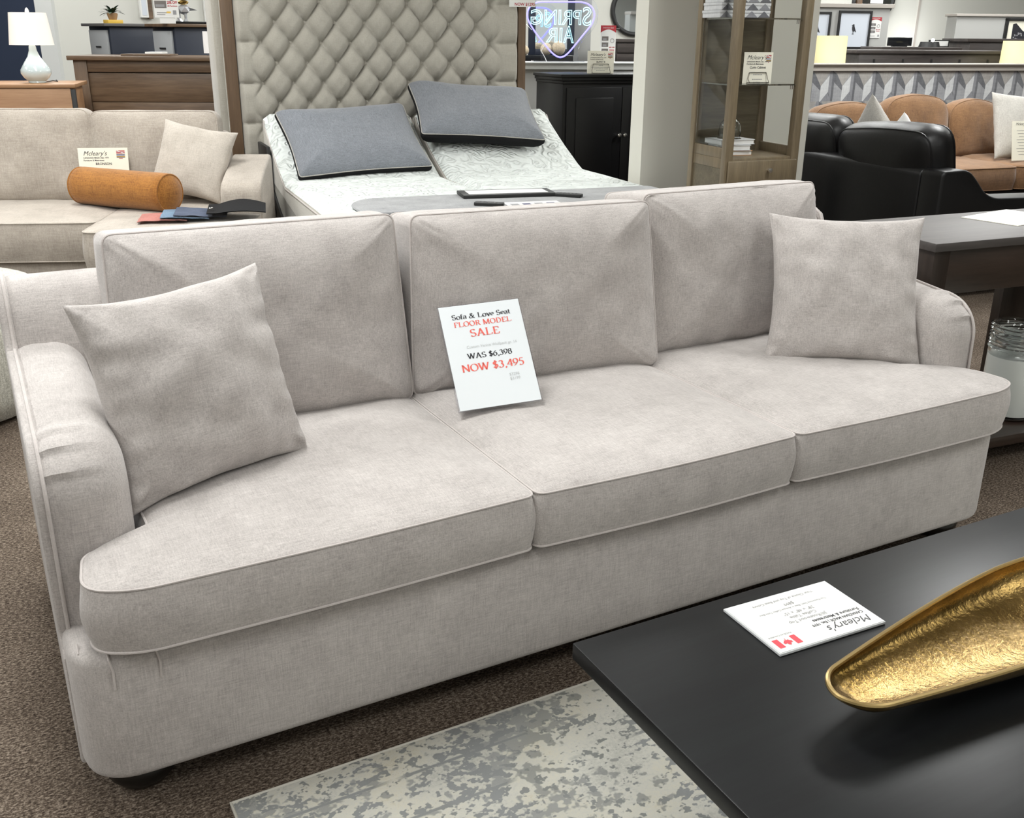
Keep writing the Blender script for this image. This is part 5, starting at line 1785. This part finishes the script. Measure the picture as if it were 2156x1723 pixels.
DK = Fr(dep(1768, 124, 7.6), -22)
lowpiece('bench', 'low black bench between the ivory lamp shade and the grooved dresser', 'bench', 1768, 1796, 121, 9.3, -20, M['black'], .4)
x_ = R2.px(1869, 90, .2)[0]; xb_, zt1 = R2.px(1920, 79, .2)
mn = thing('monitor', 'black flat monitor standing on the dark sideboard', 'monitor', R2.w((x_ + xb_) / 2, .2, rz2), -22)
MB().box(-(xb_ - x_) / 2, (xb_ - x_) / 2, -.012, .012, .008, zt1 - rz2, .003).build('screen', M['screen'], mn)
MB().box(-.06, .06, -.05, .05, 0, .008).build('stand', M['blackmat'], mn)
x_ = R2.px(1937, 95, .12)[0]; xb_, zt1 = R2.px(1977, 88, .12)
kl = thing('table_lamp', 'low black shaded lamp with a bare glowing bulb on the dark sideboard', 'lamp', R2.w((x_ + xb_) / 2, .12, rz2), -22)
MB().lathe([(.10, 0), (.085, zt1 - rz2), (.08, zt1 - rz2)], (0, 0, 0), 28).build('lamp_shade', M['blackmat'], kl)
MB().sphere((.03, 0, zt1 - rz2 + .015), .016, 8).build('bulb', M['bulb'], kl)
x_ = R2.px(1956, 90, .3)[0]; xb_, zt1 = R2.px(1998, 84, .3)
pf2 = thing('picture_frame', 'small black framed white print leaning on the dark sideboard', 'picture', R2.w((x_ + xb_) / 2, .3, rz2), -22)
w_, h_ = xb_ - x_, zt1 - rz2
MB().box(-w_ / 2, w_ / 2, -.01, .01, 0, h_, .001).build('frame', M['blackmat'], pf2, 0)
MB().box(-w_ / 2 + .012, w_ / 2 - .012, -.012, -.01, .008, h_ - .012).build('print', M['white'], pf2, 0)
# spot of light on the back wall near the lamp
# =================================================================== CEILING LIGHTS
def area(name, loc, sx, sy, power, col=(.985, 1, .985), spread=180, rot=(0, 0, 0)):
    l = bpy.data.lights.new(name, 'AREA')
    l.shape = 'RECTANGLE'; l.size = sx; l.size_y = sy; l.energy = power; l.color = col
    l.spread = R(spread)
    o = bpy.data.objects.new(name, l); COL.objects.link(o)
    o.location = loc; o.rotation_euler = rot
    return o
M['diffuser'] = emit('troffer_diffuser', (1, .98, .95), 2.5)
proto = None
PWR = 95
PANELS = [(x, .7, .62) for x in (-3.6, -.7, 2.4)] + [(5.3, 2.9, 1.3)] + [(x, 3.1, .8) for x in (-3.6, -.6, 8.6)] + \
         [(x, 5.5, .5) for x in (-3.6, -.6)] + [(x, 5.5, .9) for x in (2.4, 5.4, 8.4)] + [(x, 7.9, .35) for x in (-3.0, .0)] + [(x, 7.9, .55) for x in (3.0, 6.0, 9.0)] + \
         [(x, 10.3, .6) for x in (3.4, 6.4, 9.4)] + [(x, -2., .26) for x in (-3.6, -1.2, 1.4, 3.9)] + [(x, -4.2, .26) for x in (-2.4, .4, 3.2)]
for x, y, k_ in PANELS:
    if proto is None:
        proto = thing('ceiling_light', 'recessed white ceiling light panel', 'light', (x, y, CZ), 0, 'ceiling light panels')
        fmb = MB().box(-.32, .32, -.62, -.60, -.02, -.001).box(-.32, .32, .60, .62, -.02, -.001).box(-.32, -.30, -.6, .6, -.02, -.001).box(.30, .32, -.6, .6, -.02, -.001)
        fmb.build('frame', M['white'], proto, 0)
        MB().box(-.30, .30, -.60, .60, -.012, -.002).build('diffuser', M['diffuser'], proto, 0)
    else:
        copy_tree(proto).location = (x, y, CZ)
    area('panel_light', (x, y, CZ - .03), .58, 1.18, PWR * k_)
lw = BW.w(BW.px(1930, 75, -.3)[0], -.35, BW.px(1930, 80, -.3)[1])
pl_ = bpy.data.lights.new('lamp_glow', 'POINT'); pl_.energy = 6; pl_.shadow_soft_size = .05
po = bpy.data.objects.new('lamp_glow', pl_); COL.objects.link(po); po.location = lw

wd = bpy.data.worlds.new('world'); S.world = wd; wd.use_nodes = True
wd.node_tree.nodes['Background'].inputs[0].default_value = (.9, .95, 1, 1)
wd.node_tree.nodes['Background'].inputs[1].default_value = .2
S.view_settings.view_transform = 'Standard'
S.view_settings.look = 'None'
S.view_settings.gamma = 1
S.view_settings.exposure = -.22
S.view_settings.use_curve_mapping = False
S.cycles.use_denoising = True
S.cycles.max_bounces = 10
S.cycles.transparent_max_bounces = 12
S.cycles.sample_clamp_indirect = 6
